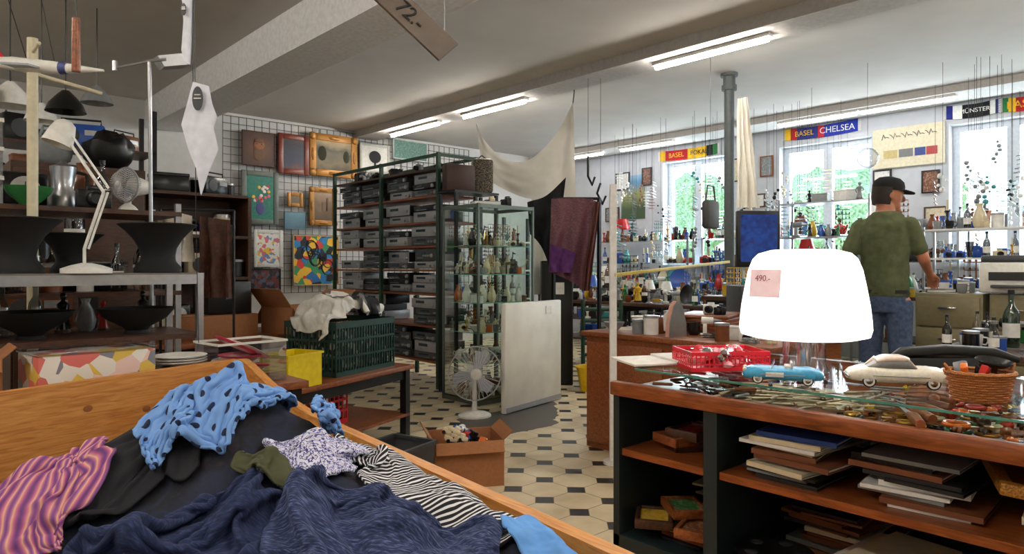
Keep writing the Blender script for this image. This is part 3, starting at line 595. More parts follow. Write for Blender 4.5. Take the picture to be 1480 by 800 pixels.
for i,(a,b) in enumerate(((3.95,4.95),(5.0,6.0))):
    table('display_table','low table of household goods in the middle',6.1,6.9,a,b,.8,dwood,bmet,shelf=.35)
    scatter(6.12,6.88,a,b,.801,56,KD+['bag'],'household goods on the middle tables',MUT,smin=.75,smax=1.3,seed=100+i)
    scatter(6.15,6.85,a+.05,b-.05,.362,10,KD,'household goods on the middle tables',MUT,smin=1,smax=1.4,hmax=.35,seed=120+i)
ps=PT('post',bmet,*[((x,y,.9),(.035,.035,1.8)) for y in(6.3,8.2) for x in(5.6,6.0)])
for z in(.4,.8,1.15,1.5):ps.append(('shelf_board',G().box((5.8,7.25,z),(.44,1.95,.02)),white))
thing('display_shelf','white shelf unit crowded with household goods','shelf',ps)
for j,z in enumerate((.41,.81,1.16,1.51)):scatter(5.6,6,6.3,8.2,z+.001,26,KD,'goods on the white shelf unit',MUT,hmax=.3,smin=.9,smax=1.4,seed=130+j)
ps=PT('post',steel,*[((x,y,.95),(.02,.02,1.9)) for y in(2.6,3.5) for x in(7.0,7.3)])
for z in(.8,1.15,1.5,1.85):ps.append(('shelf_board',G().box((7.15,3.05,z),(.32,.92,.012)),steel))
thing('wire_shelf','narrow steel shelf packed with jewellery and trinkets','shelf',ps)
for j,z in enumerate((.807,1.157,1.507,1.857)):scatter(7.02,7.28,2.62,3.48,z,18 if j<3 else 8,['stand','stand','box','tin','vase','camera','figurine','book','drill','cable'],'trinkets on the steel shelf',MUT,.33,smin=.6,smax=1.0,seed=140+j)
# brown counter
thing('brown_wooden_counter','orange-brown wooden counter cabinet','counter',[('body',G().box((3.95,2.45,.37),(.9,1.3,.74)),wood),('worktop',G().box((3.95,2.45,.755),(.96,1.36,.03),bev=.005),wood),('door',G().box((3.49,2.78,.37),(.02,.6,.66),bev=.004),wood),('door',G().box((3.49,2.12,.37),(.02,.6,.66),bev=.004),wood)])
scatter(3.5,4.4,1.8,3.1,.771,60,['book','box','cup','sheet','camera','tin','tool','tool','bowl','radio','cable','drill','bag','box'],'odds and ends on the brown counter',['white','cream','brown','black','brown','grey','red'],.24,smin=.65,smax=1.1,seed=11,skip=[(3.6,2.45,.12),(4.12,2.5,.3)])
for k in range(5):
    thing('wooden_board','orange-brown wooden board lying in a pile','board',[('x',G().box((0,0,0),(.46,.34,.022),bev=.006),wood)],(4.14-.01*k,2.5+.01*k,.783+.0235*k),.08*k,group='wooden boards on the brown counter')
scatter(3.95,4.3,2.35,2.65,.889,4,['tool','camera','book'],'odds and ends on the brown counter',['white','black'],.1,smin=.6,smax=.8,seed=12)
a=W(886,560,4.22)
thing('white_post','slender white metal post','post',[('shaft',G().box((0,0,.85),(.04,.04,1.7)),white),('foot',G().lathe([(.06,0),(.06,.02)],16),white)],(a.x,a.y,0),FACE)
p0=W(888,397,4.2);p1=W(1054,378,6.2);v=p1-p0;L_=v.length
thing('yellow_rail','long yellow wooden slat spanning from the post','rail',[('x',G().box((L_/2,0,0),(L_,.015,.022),bev=.003),flat('yellow_wood',(215,190,95),.5))],p0,rot=Vector((1,0,0)).rotation_difference(v).to_euler())
a=W(1054,300,7.0);dst=flat('dark_painted_steel',(76,82,84),.6,metal=.2)
thing('metal_column','round dark grey steel column up to the ceiling','column',[('shaft',G().lathe([(.05,0),(.05,3.06)],24),dst),('collar',G().lathe([(.075,2.98),(.075,3.03),(.06,3.03),(.06,3.12),(.085,3.12),(.085,3.15)],24),dst)],(a.x,a.y,0))
cloth('white_drape','white curtain gathered beside the column','curtain',[W(1066,143,6.8),W(1080,140,6.8)],[W(1064,300,6.8),W(1098,300,6.8)],sheet,3,.04)
a=W(1095,380,5.15);thing('computer_monitor','black monitor with a blue screen','monitor',[('casing',G().box((0,0,.21),(.32,.05,.42),bev=.01),black),('screen',G().box((0,-.026,.215),(.27,.004,.35)),mk('blue_screen',[(.3,(8,28,90)),(.7,(20,62,140))],rough=.15,scale=5,emit=.3)),('stand',G().box((0,.03,-.05),(.06,.03,.14)).lathe([(.1,-.13),(.1,-.12),(.03,-.11)],20),black)],(a.x,a.y,1.195),FACE)
thing('pedestal_cabinet','narrow dark pedestal cabinet under the monitor','cabinet',[('body',G().box((0,0,.53),(.36,.36,1.06),bev=.01),dgrey),('door',G().box((0,-.186,.53),(.33,.012,1.0),bev=.004),bmet)],(a.x,a.y,0),FACE)
# scarves
def scarf(x0,x1,yc,ht,segs,txts,label):
    l=PX(x0,yc,XR-.03);r=PX(x1,yc,XR-.03);zc=l.z;w=l.y-r.y;cy=(l.y+r.y)/2;g=G();mats=[];pos=-w/2
    for fr,c in segs:
        m=flat('scarf_%d_%d_%d'%c,c,.9)
        if m not in mats:mats.append(m)
        n=max(2,int(fr*w/.06))
        vs=[]
        for q in range(n+1):
            x=pos+fr*w*q/n;s_=-.02*math.sin(PI*(x/w+.5));y_=.006*math.sin(x*30)
            vs+=[(x,y_-.004,-ht/2+s_),(x,y_-.004,ht/2+s_),(x,y_+.006,-ht/2+s_),(x,y_+.006,ht/2+s_)]
        fs=[]
        for q in range(n):
            o=q*4;fs+=[(o,o+4,o+5,o+1),(o+2,o+3,o+7,o+6),(o+1,o+5,o+7,o+3),(o,o+2,o+6,o+4)]
        g.add(vs,fs,mats.index(m),None,False);pos+=fr*w
    fr_=G()
    for sx in(-1,1):
        for k in range(12):fr_.box((sx*(w/2+.02),0,-ht/2+ht*(k+.5)/12),(.04,.004,ht/20))
    ps=[('knit',g,mats),('fringe',fr_,paper)]
    for t,u,c,sz in txts:ps.append(('lettering',G().text(t,sz,Matrix.Translation((u*w,-.013,-.018))@Matrix.Rotation(PI/2,4,'X')),flat('letter_%d_%d_%d'%c,c,.8)))
    thing('football_scarf',label,'scarf',ps,(XR-.03,cy,zc),-PI/2)
BL,RD_,GO,WH,BK,GR=(28,38,120),(190,25,35),(240,190,40),(238,238,232),(18,18,20),(40,120,60)
scarf(954,1037,226,.16,[(.1,GO),(.4,RD_),(.32,GO),(.1,BK),(.08,GR)],[('BASEL',-.2,GO,.11),('POKAL',.2,BK,.1)],'red yellow and green football scarf pinned above the window')
scarf(1135,1240,195,.16,[(.08,GO),(.09,RD_),(.3,BL),(.08,RD_),(.45,(30,50,160))],[('BASEL',-.22,GO,.1),('CHELSEA',.23,WH,.115)],'blue football scarf pinned above the window')
scarf(1368,1447,163,.16,[(.12,BL),(.18,WH),(.5,BK),(.1,WH),(.1,BL)],[('MÜNSTER',.03,WH,.07)],'black white and blue football scarf pinned above the window')
scarf(1449,1540,152,.16,[(.1,GR),(.12,GO),(.3,RD_),(.28,BL),(.2,RD_)],[('BASEL',-.15,GO,.12)],'red green and blue football scarf pinned above the window')
l=PX(1312,211,XR-.03);g=G()
for k in range(14):
    x=-.3+k*.045;g.tube([(x,-.008,.14+.03*((k*7)%3-1)),(x+.02,-.008,.18-.02*((k*5)%3)),(x+.04,-.008,.13)],.004,5)
thing('wall_poster','cream poster with handwriting and coloured squares','poster',[('sheet',G().box((0,0,0),(.82,.008,.5)),flat('cream_paper',(222,212,182),.8)),('squares',G().box((-.2,-.006,-.08),(.16,.004,.1)).box((-.02,-.006,-.08),(.16,.004,.1),1).box((.14,-.006,-.08),(.12,.004,.1),2).box((.27,-.006,-.08),(.12,.004,.1),3),[flat('p_gold',(190,170,110)),flat('p_grey',(110,112,112)),flat('p_blue',(40,60,130)),flat('p_red',(170,50,50))]),('handwriting',g,dgrey)],l,-PI/2)
for k,(px,py,w_,h_,c_) in enumerate(((1070,245,.25,.35,'cream'),(1092,290,.3,.2,'white'),(1108,240,.2,.3,'grey'),(1275,262,.22,.3,'white'),(1345,262,.2,.28,'brown'),(1352,310,.25,.2,'cream'),(1285,320,.3,.25,'grey'),(935,255,.2,.3,'brown'),(900,262,.3,.3,'white'),(885,310,.3,.25,'grey'))):
    picture(c_+' small framed print on the window wall',PX(px,py,XR-.02),w_,h_,[blk,dwood,wood,blk][k%4],.02,art('wp'+c_,'noise',[tuple(int(q*.5) for q in PAL[c_]),PAL[c_],(225,220,205)],9),rz=-PI/2,name='small_picture',group='small prints on the window wall')
def hang(px,py,d,g,m,name,label,cat,zt=ZC,group=None):
    a=W(px,py,d);thing(name,label,cat,[('body',g,m),('string',G().tube([(0,0,0),(0,0,zt-a.z-.01)],.002,4),black)],a,group=group)
hang(1254,228,6.6,G().ball((0,0,0),.1,0,20),clearp,'glass_ball','clear glass ball hanging on a string','ornament')
r=random.Random(9)
pp=[(975,275),(990,265),(1005,285),(1180,265),(1196,245),(1205,275),(1170,280),(1420,260),(1462,262),(1440,205),(905,265),(925,268),(942,272),(960,300),(1015,262),(1225,262),(1160,250),(1400,235),(1475,225)]+[(r.uniform(885,1475),r.uniform(245,305)) for _ in range(40)]+[(r.uniform(885,1220),r.uniform(270,340)) for _ in range(30)]+[(r.uniform(1350,1478),r.uniform(250,320)) for _ in range(12)]
for i,(px,py) in enumerate(pp):
    if 1225<px<1345 and py>245:continue
    g=G();zz=0;tp=r.random()
    for k in range(r.randrange(4,9)):
        if tp<.5:g.ball((r.uniform(-.04,.04),r.uniform(-.04,.04),zz),r.uniform(.01,.03),0,8)
        elif tp<.75:
            q=r.uniform(.03,.07);g.lathe([(q,zz-.003),(q,zz+.003)],10)
        else:g.tube([(r.uniform(-.06,-.02),0,zz),(r.uniform(.02,.07),r.uniform(-.02,.02),zz-.02)],.007,6)
        zz-=.045;g.tube([(0,0,zz+.045),(0,0,zz)],.002,4)
    cc=r.choice(['grey','cream','brown','white','teal','black'])
    hang(px,py,PX(px,py,r.uniform(8.9,9.2) if i<59 else r.uniform(7.4,8.4)).xy.dot(Vector((SA,CA))),g,cer(cc),'hanging_ornament',cc+' string of shells and beads hanging up','ornament',group='hanging ornaments by the windows')
hang(1027,310,6.3,G().box((0,0,0),(.2,.08,.26),bev=.03).tube([(-.08,0,.12),(-.05,0,.26),(.05,0,.26),(.08,0,.12)],.008),flat('grey_leather',(68,66,64),.6),'handbag','grey handbag hanging from above','bag')
hang(850,240,6.8,G().tube([(0,0,.1),(0,0,-.1),(.06,0,-.18),(.1,0,-.1)],.012),black,'iron_hook','black wrought iron hook hanging from the ceiling','hook')
hang(868,265,6.8,G().tube([(0,0,0),(-.05,0,-.1),(.03,0,-.2),(.08,0,-.12)],.012),black,'iron_hook','curled black iron hook hanging from the ceiling','hook')
thing('landscape_print','blue and green mountain landscape print on the wall','poster',[('x',G().box((0,0,0),(.5,.01,.75)),art('alp','grad',[(70,90,60),(150,150,90),(90,140,180),(170,205,225)],1.6,.5))],PX(915,285,XR-.006),-PI/2)
# ---------- main counter
CX0,CX1,CY0,CY1=1.79,2.5,-.7,1.468;cx=(CX0+CX1)/2;cy=(CY0+CY1)/2;CW=CX1-CX0;CL=CY1-CY0
wd2=mk('counter_rail_wood',[(.3,(102,50,24)),(.55,(142,76,38)),(.8,(170,100,54))],rough=.3,scale=2,stretch=(8,1,8),dist=1)
g=G().box((CX1-.01,cy,.4),(.02,CL,.78)).box((cx,CY1-.012,.4),(CW,.024,.78)).box((cx,CY0+.012,.4),(CW,.024,.78)).box((cx,1.11,.4),(CW-.01,.045,.76)).box((cx,.0,.4),(CW-.01,.045,.76)).box((cx,cy,.16),(CW,CL,.32))
ps=[('carcass',g,teal),('display_deck',G().box((cx,cy,.785),(CW,CL,.02)),wd2),('front_rail',G().box((CX0-.005,cy,.802),(.03,CL,.045),bev=.005),wd2),
*[('shelf_board',G().box(c_,d_),wd2) for c_,d_ in(((cx,1.29,.59),(CW-.03,.33,.022)),((cx,.555,.59),(CW-.03,1.06,.022)),((cx,-.35,.59),(CW-.03,.64,.022)))],
('glass_top',G().hq((cx+.01,cy-.04,.8745),CW-.02,CL-.1),topglass),('glass_front',G().quad((CX0+.02,CY0+.02,.806),(CX0+.02,CY1-.09,.806),(CX0+.02,CY1-.09,.87),(CX0+.02,CY0+.02,.87)),topglass),
('glass_edge',G().box((CX0-.002,cy-.04,.871),(.004,CL-.1,.006)).box((cx,CY1-.088,.871),(CW,.004,.006)),mk('glass_edge_green',(80,140,122),rough=.1)),
('back_rail',G().box((CX1-.015,cy,.835),(.03,CL,.07)),wd2)]
thing('shop_counter','dark teal shop counter with a glass display top','counter',ps)
TZ=.8755
shm=mk('glowing_white_shade',(255,250,248),rough=.3,emit=1.3,emc=(255,246,240))
a=P(1162,540,TZ);k=(H-TZ)*1000/(540-HY)/1000
R_=89*k;g=G()
pr=[(R_*.97,483),(R_*1.0,474),(R_*.99,460),(R_*.965,440),(R_*.91,412),(R_*.86,390),(R_*.79,374),(R_*.7,366),(R_*.5,361),(R_*.2,360),(.001,360)]
zof=lambda py:(540-py)*k
g.lathe([(r_,zof(y_)) for r_,y_ in pr],44,cap=False);g.lathe([(R_*.97,zof(483)),(R_*.8,zof(487)),(R_*.3,zof(485)),(.02,zof(484))],40,cap=False)
Tt=Matrix.Translation((-.156,-.104,zof(408)))@Matrix.Rotation(-.98,4,'Z')
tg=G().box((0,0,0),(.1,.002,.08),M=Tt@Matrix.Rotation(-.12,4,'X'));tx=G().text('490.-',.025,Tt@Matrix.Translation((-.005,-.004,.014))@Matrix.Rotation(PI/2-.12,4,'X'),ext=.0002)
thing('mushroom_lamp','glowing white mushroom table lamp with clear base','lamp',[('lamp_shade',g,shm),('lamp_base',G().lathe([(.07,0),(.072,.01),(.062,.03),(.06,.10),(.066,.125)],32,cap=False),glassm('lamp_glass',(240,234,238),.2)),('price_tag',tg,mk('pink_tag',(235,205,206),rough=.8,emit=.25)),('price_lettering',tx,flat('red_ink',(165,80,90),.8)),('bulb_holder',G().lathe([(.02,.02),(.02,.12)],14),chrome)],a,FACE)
def car(cm,roof,cm2):
    def sec(x,w,zb,zt,n=20):
        r=[]
        for k in range(n):
            a=2*PI*k/n;c,s=math.cos(a),math.sin(a);r.append((x,w*abs(c)**.6*(1 if c>0 else -1),(zb+zt)/2+(zt-zb)/2*abs(s)**.75*(1 if s>0 else -1)))
        return r
    def loft(g,secs,mi=0):
        n=len(secs[0]);vs=[p for s in secs for p in s];fs=[(i*n+k,i*n+(k+1)%n,(i+1)*n+(k+1)%n,(i+1)*n+k) for i in range(len(secs)-1) for k in range(n)]+[tuple(range(n)),tuple((len(secs)-1)*n+k for k in range(n))]
        g.add(vs,fs,mi,None,True)
    b=G();D_=[(-.5,.12,.07,.15),(-.47,.165,.055,.19),(-.4,.185,.05,.215),(-.25,.19,.045,.225),(-.1,.19,.045,.22),(.1,.19,.045,.215),(.25,.192,.045,.22),(.38,.18,.05,.21),(.46,.155,.06,.185),(.5,.11,.08,.15)]
    loft(b,[sec(x,w,a_,t) for x,w,a_,t in D_])
    for x in(-.31,.3):
        for y in(-1,1):b.ball((x,y*.15,.13),(.12,.05,.085),0,14)
    ch=[G().box((-.5,0,.1),(.02,.34,.03),bev=.008),G().box((.5,0,.11),(.02,.32,.03),bev=.008)]
    ps=[('car_body',b,cm),('bumper',ch[0],chrome),('bumper',ch[1],chrome),('side_trim',G().box((0,-.193,.13),(.6,.006,.008)),chrome),('side_trim',G().box((0,.193,.13),(.6,.006,.008)),chrome),('grille',G().box((-.485,0,.15),(.02,.16,.04),bev=.008),chrome)]
    for y in(-.12,.12):ps.append(('headlight',G().ball((-.475,y,.175),.03,0,12),flat('headlight',(230,230,220),.1)))
    wm=[black,flat('whitewall',(225,225,220),.5),chrome]
    for x in(-.31,.3):
        for y in(-1,1):
            w=G();T=Matrix.Translation((x,y*.165,.07))@Matrix.Rotation(PI/2*(-y),4,'X')
            w.lathe([(.045,-.02),(.07,-.015),(.07,.015),(.055,.024)],18,M=T);w.lathe([(.055,.024),(.036,.025)],18,mi=1,M=T,cap=False);w.lathe([(.036,.024),(.02,.03),(.001,.032)],18,mi=2,M=T,cap=False);ps.append(('wheel',w,wm))
    gh=G()
    if roof:
        loft(gh,[sec(-.16,.14,.19,.23),sec(-.08,.15,.19,.31),sec(.06,.155,.19,.325),sec(.18,.145,.19,.3),sec(.3,.11,.19,.22)]);ps.append(('window_glass',gh,flat('car_window',(130,130,130),.1)))
        rf=G();loft(rf,[sec(-.1,.13,.285,.322),sec(-.03,.154,.27,.342),(sec(.12,.152,.27,.338)),sec(.22,.125,.25,.3)]);rf.tube([(-.17,-.13,.21),(-.09,-.135,.305)],.008,6).tube([(-.17,.13,.21),(-.09,.135,.305)],.008,6).tube([(.08,-.155,.2),(.08,-.15,.32)],.006,6).tube([(.29,-.1,.21),(.19,-.12,.3)],.016,6);ps.append(('roof',rf,cm2))
    else:
        gh.tube([(-.14,-.15,.2),(-.1,-.14,.29),(-.1,.14,.29),(-.14,.15,.2)],.006,6);ps.append(('windscreen_frame',gh,chrome));ps.append(('windscreen',G().quad((-.14,-.14,.21),(-.1,-.13,.285),(-.1,.13,.285),(-.14,.14,.21)),glass))
        for y in(-.07,.07):ps.append(('seat',G().box((.06,y,.21),(.08,.1,.06),bev=.015).box((.11,y,.245),(.03,.1,.08),bev=.012),flat('car_seat',(210,205,195),.6)))
        ps.append(('side_cove',G().box((-.1,-.193,.13),(.22,.004,.06),bev=.001),white));ps.append(('steering_wheel',G().tube([(-.06,.07+.03*math.cos(t*PI/6),.24+.03*math.sin(t*PI/6)) for t in range(12)],.004,5,closed=True),black))
    return ps
a=P(1131,553,TZ);thing('toy_convertible','light blue vintage convertible model car','toy car',car(flat('car_blue',(70,165,210),.2),False,white),(a.x,a.y,TZ+.0005),FACE-.35,s=.21)
a=P(1296,558,TZ);thing('toy_sedan','cream white vintage model car with chrome trim','toy car',car(flat('car_cream',(238,232,215),.2),True,flat('car_roof',(228,208,192),.2)),(a.x,a.y,TZ+.0005),FACE+PI-.3,s=.25)
def basket(w,d,h,m,nx=10,ny=6):
    g=G();t=.004
    for s_ in(-1,1):
        for z in(.006,h*.35,h*.68,h-.006):
            g.box((0,s_*d/2,z),(w,t,.012 if z>h-.01 or z<.01 else .004));g.box((s_*w/2,0,z),(t,d,.012 if z>h-.01 or z<.01 else .004))
        for i in range(nx+1):g.box((-w/2+w*i/nx,s_*d/2,h/2),(.0035,t*.8,h))
        for i in range(ny+1):g.box((s_*w/2,-d/2+d*i/ny,h/2),(t*.8,.0035,h))
    g.box((0,0,.004),(w,d,.006));return g
def loc(px,py,z):
    a=P(px,py,z);return Vector((a.x,a.y,z))
a=loc(1040,530,TZ);thing('red_plastic_basket','red perforated plastic basket of wrapped trinkets','basket',[('x',basket(.25,.18,.06,red,18,12),red)],a,FACE+.1)
r=random.Random(4)
for k in range(44):
    p=a+Vector((r.uniform(-.085,.085),r.uniform(-.07,.07),0));p.z=TZ+.02+.012*(k//11);inst('gem%d'%(k%3),lambda k=k:('wrapped_trinket',['red foil-wrapped trinket in the red basket','pale pink wrapped trinket in the red basket','silvery wrapped trinket in the red basket'][k%3],'trinket',[('x',G().ball((0,0,0),(.02,.014,.013),0,8).box((.024,0,0),(.014,.012,.002)).box((-.024,0,0),(.014,.012,.002)),[mk('red_foil',(200,50,60),rough=.15),mk('pink_foil',(235,165,170),rough=.15),chrome][k%3])]),p,r.uniform(0,6),group='wrapped trinkets')
thing('open_booklet','open white booklet lying on the counter','booklet',[('page',G().box((-.075,0,.006),(.15,.2,.008),bev=.002),paper),('page',G().box((.075,0,.01),(.15,.2,.014),bev=.003),paper)],(1.97,1.40,.8755),FACE+.25)
g=G();g.add([(-.06,0,0),(.06,0,0),(.055,0,.07),(.03,0,.15),(0,0,.175),(-.03,0,.15),(-.055,0,.07)]+[(x*.9,.03,z) for x,z in((-.06,0),(.06,0),(.055,.07),(.03,.15),(0,.175),(-.03,.15),(-.055,.07))],[(0,1,2,3,4,5,6),(7,8,9,10,11,12,13)]+[(i,(i+1)%7,7+(i+1)%7,7+i) for i in range(7)])
thing('flat_iron','cream and pink flat iron standing on its heel','iron',[('body',g,flat('iron_pink',(225,172,155),.3)),('soleplate',G().add([(-.062,-.004,0),(.062,-.004,0),(.057,-.004,.07),(.03,-.004,.152),(0,-.004,.178),(-.03,-.004,.152),(-.057,-.004,.07)]+[(-.062,0,0),(.062,0,0),(.057,0,.07),(.03,0,.152),(0,0,.178),(-.03,0,.152),(-.057,0,.07)],[(0,1,2,3,4,5,6)]+[(i,(i+1)%7,7+(i+1)%7,7+i) for i in range(7)]),steel),('handle',G().tube([(0,.03,.02),(0,.075,.03),(0,.08,.09),(0,.03,.14)],.013,8),white)],(3.6,2.45,.771),FACE+.6,s=1.25)
wick=mk('wicker',[(.3,(125,66,28)),(.7,(205,132,70))],rough=.7,scale=60)
g=G()
for j in range(11):
    rr=.075+.015*j/10;z=.004+j*.0085;g.tube([((rr+.004*math.sin(10*t*2*PI/40+j*PI))*math.cos(t*2*PI/40)*1.15,(rr+.004*math.sin(10*t*2*PI/40+j*PI))*math.sin(t*2*PI/40),z) for t in range(40)],.005,5,closed=True)
g.tube([(.095*1.15*math.cos(t*2*PI/40),.095*math.sin(t*2*PI/40),.1+.002*(t%2)) for t in range(40)],.008,6,closed=True);g.lathe([(.07,.002),(.07,.006)],24,sx=1.15)
hd=[G().tube([(s_*.1,-.02,.09),(s_*.125,0,.13),(s_*.1,.02,.09)],.005,6) for s_ in(-1,1)]
a=loc(1416,578,TZ)
thing('wicker_basket','woven wicker basket holding small goods','basket',[('body',g,wick),('handle',hd[0],wick),('handle',hd[1],wick)],a,FACE,s=.68)
for k,(dx,dy,c,rx) in enumerate(((-.038,0,'red',.4),(-.018,.018,'orange',-.3),(.018,-.018,'brown',.4),(.036,.01,'black',-.4),(0,.03,'grey',.3))):
    thing('small_carton',c+' small carton tucked into the wicker basket','box',[('x',G().box((0,0,.04),(.03,.016,.08),bev=.003),cer(c))],a+Vector((dx,dy,.012)),rot=(rx*.5,rx,.3*k),group='cartons in the wicker basket')
thing('dark_shell_dish','dark dish resting on the wicker basket','dish',[('x',G().lathe([(.005,0),(.03,.004),(.045,.016),(.043,.019),(.03,.008)],24,sy=.6),black)],a+Vector((.025,-.02,.08)),rot=(.3,.1,FACE))
a=W(1378,505,2.95);bl=flat('black_leather',(18,18,20),.4)
thing('office_chair','black office chair behind the counter','chair',[('backrest',G().tube([(-.28,0,.80),(-.2,.04,.83),(0,.06,.838),(.2,.04,.83),(.28,0,.80)],[.015,.022,.025,.022,.015],10).box((0,.05,.66),(.5,.04,.3),bev=.03),bl),('seat',G().box((0,-.15,.45),(.5,.48,.08),bev=.03),bl),('stem',G().tube([(0,-.15,.42),(0,-.15,.08)],.03),black),('back_strut',G().box((0,.06,.5),(.06,.03,.2)),black),*[('foot',G().tube([(0,-.15,.08),(.28*math.cos(k*1.257),-.15+.28*math.sin(k*1.257),.03)],.022),black) for k in range(5)]],(a.x,a.y,0),FACE)
# items under glass
def fork(k):
    g=G().tube([(-.1,0,.004),(-.04,0,.005),(.03,0,.004),(.05,0,.005)],[.006,.004,.003,.004],6,sy=.5)
    if k==0:g.ball((.075,0,.006),(.028,.016,.004),0,10)
    elif k==1:
        for j in range(4):g.tube([(.045,0,.005),(.06,-.009+.006*j,.006),(.1,-.009+.006*j,.004)],.0018,4)
    else:g.box((.08,0,.005),(.08,.016,.002),bev=.0008)
    return g
oldsil=flat('tarnished_silver',(175,158,130),.3,metal=.8)
for k in range(90):
    kk=k%3;p=Vector((r.uniform(1.88,2.1),r.uniform(.74,1.1),.797+.004*(k//9)))
    inst('cut%d'%kk,lambda:([('spoon'),('fork'),('table_knife')][kk],['silver spoon','silver fork','silver table knife'][kk]+' in the glass display top','cutlery',[('x',fork(kk),oldsil)]),p,FACE+r.uniform(-.8,.8),s=.85,group='cutlery under the glass')
for k in range(110):
    p=Vector((r.uniform(1.85,2.42),r.uniform(1.04,1.36),.797+.011*(k//30)));c=r.choice(['brown','black','grey','black','brown'])
    inst('pk'+c,lambda:('pocket_knife',c+' handled pocket knife under the glass','knife',[('handle',G().box((0,0,.006),(.08,.016,.012),bev=.004),cer(c)),('blade',G().box((.06,0,.006),(.05,.01,.002)),chrome)]),p,r.uniform(0,6),s=.8,group='pocket knives under the glass')
for k in range(520):
    p=Vector((r.uniform(1.82,2.42),r.uniform(-.1,.76),.797+.007*(k//150)));c=r.choice(['brown','orange','brown','green','black','red','black','cream','yellow'])
    t=k%4
    if t<2:inst('kn'+c,lambda:('carved_trinket','small '+c+' carved wooden trinket under the glass','trinket',[('x',G().lathe([(.012,0),(.02,.008),(.008,.018),(.014,.026),(.001,.034)],12,M=Matrix.Rotation(1.2,4,'Y')@Matrix.Translation((.0,0,-.01))),cer(c))]),p+Vector((0,0,.01)),r.uniform(0,6),s=r.uniform(.4,.8),group='carved trinkets under the glass')
    elif t==2:inst('br'+c,lambda:('bracelet','small '+c+' beaded bracelet under the glass','jewellery',[('x',G().tube([(.025*math.cos(q*PI/8),.025*math.sin(q*PI/8),.006) for q in range(16)],.0055,6,closed=True),brass if c in('yellow','brown') else cer(c))]),p,r.uniform(0,6),s=r.uniform(.7,1.1),group='bracelets under the glass')
    else:inst('wt',lambda:('wristwatch','wristwatch with leather strap under the glass','watch',[('strap',G().box((0,0,.003),(.16,.014,.003),bev=.001),cer('brown')),('dial',G().lathe([(.015,.003),(.015,.009)],16),brass)]),p,r.uniform(0,6),s=r.uniform(.6,.9),group='wristwatches under the glass')
for k in range(7):
    thing('hand_tool','brown wooden handled tool under the glass','tool',[('handle',G().tube([(-.1,0,.01),(-.03,0,.012),(.02,0,.01)],[.011,.014,.008],10),wd2),('blade',G().box((.07,0,.01),(.1,.014,.003)),steel)],(1.88+.07*k,.60+.02*k,.822),.5+.25*k,group='hand tools under the glass')
# books & frames in the counter
def bk(c,w=.16,d=.24,h=.02):
    return lambda:('book',c+' bound book lying flat in the counter','book',[('cover',G().box((0,0,.0015),(w,d,.003)).box((0,0,h-.0015),(w,d,.003)).box((0,-d/2,h/2),(w,.003,h)),mk('binding_'+c,PAL[c],rough=.6)),('pages',G().box((0,.002,h/2),(w-.01,d-.008,h-.006)),paper)])
BC=['white','cream','black','cream','brown','white','grey','brown','blue','black']
def stack(x,y,z,n,seed,ww=.22,dd=.3,rz=-PI/2):
    r=random.Random(seed);zz=z
    for k in range(n):
        c=r.choice(BC);h=r.choice([.007,.014,.01]);ww_=ww*r.choice([.8,.9,1]);inst(('bk',c,h,ww_),bk(c,ww_,dd,h),(x+r.uniform(-.02,.02),y+r.uniform(-.04,.04),zz),rz+r.uniform(-.15,.15),group='books and folders stored in the counter');zz+=h+.0008
    return zz
stack(2.0,.9,.602,11,1);stack(2.02,.60,.602,10,2);stack(2.32,.75,.602,13,3);stack(2.05,.26,.602,5,4);stack(2.3,.3,.602,9,6)
stack(2.02,.70,.322,10,9);stack(1.98,1.3,.322,3,10,.16,.22);stack(2.25,1.28,.322,10,12,.16,.22);stack(2.25,.9,.322,12,14);stack(2.0,.2,.322,9,15);stack(2.25,1.27,.602,7,16,.16,.22)
def fr(label,loc_,w,h,fm,am,rot):picture(label,loc_,w,h,fm,.03,am,rot=rot,name='picture_frame')
fr('gilt picture frame lying face up',(2.08,.3,.695),.44,.38,gold,art('brownprint','noise',[(110,60,30),(150,96,50)],5),(-PI/2+.1,.0,.35))
fr('silver framed dark picture lying flat',(2.1,-.28,.70),.42,.36,silver,art('darkprint','noise',[(28,26,24),(70,64,56)],8),(-PI/2+.06,0,.1))
fr('gilt empty frame lying at a slant',(2.1,-.26,.64),.44,.36,gold,art('paleprint','noise',[(190,180,160),(215,210,195)],6),(-PI/2+.03,0,-.1))
for k,(x,y,z,c) in enumerate(((1.98,1.3,.615,'brown'),(1.95,1.31,.637,'black'),(1.97,1.28,.659,'red'),(1.88,1.2,.385,'brown'),(1.88,1.37,.375,'yellow'),(1.95,1.3,.41,'green'))):
    picture('small %s framed picture lying in the counter'%c,(x,y,z),.15,.12,wood if k%2 else dwood,.015,art('mini'+c,'noise',[tuple(int(q*.4) for q in PAL[c]),PAL[c],(215,205,180)],16),rot=(-PI/2,0,.3*k-.6),name='small_picture',group='small framed pictures')
g=G().lathe([(.11,0),(.11,.006),(.02,.006)],32).lathe([(.11,.05),(.11,.056),(.02,.056)],32).lathe([(.05,.006),(.05,.05)],24)
for k in range(5):g.lathe([(.018,.0565),(.018,.058)],12,c=(.07*math.cos(k*1.257),.07*math.sin(k*1.257),0),mi=1)
for p in((1.91,.97,.322),(1.91,.42,.322)):thing('film_reel','black film reel lying flat in the counter','reel',[('x',g,[black,dgrey])],p,group='film reels')
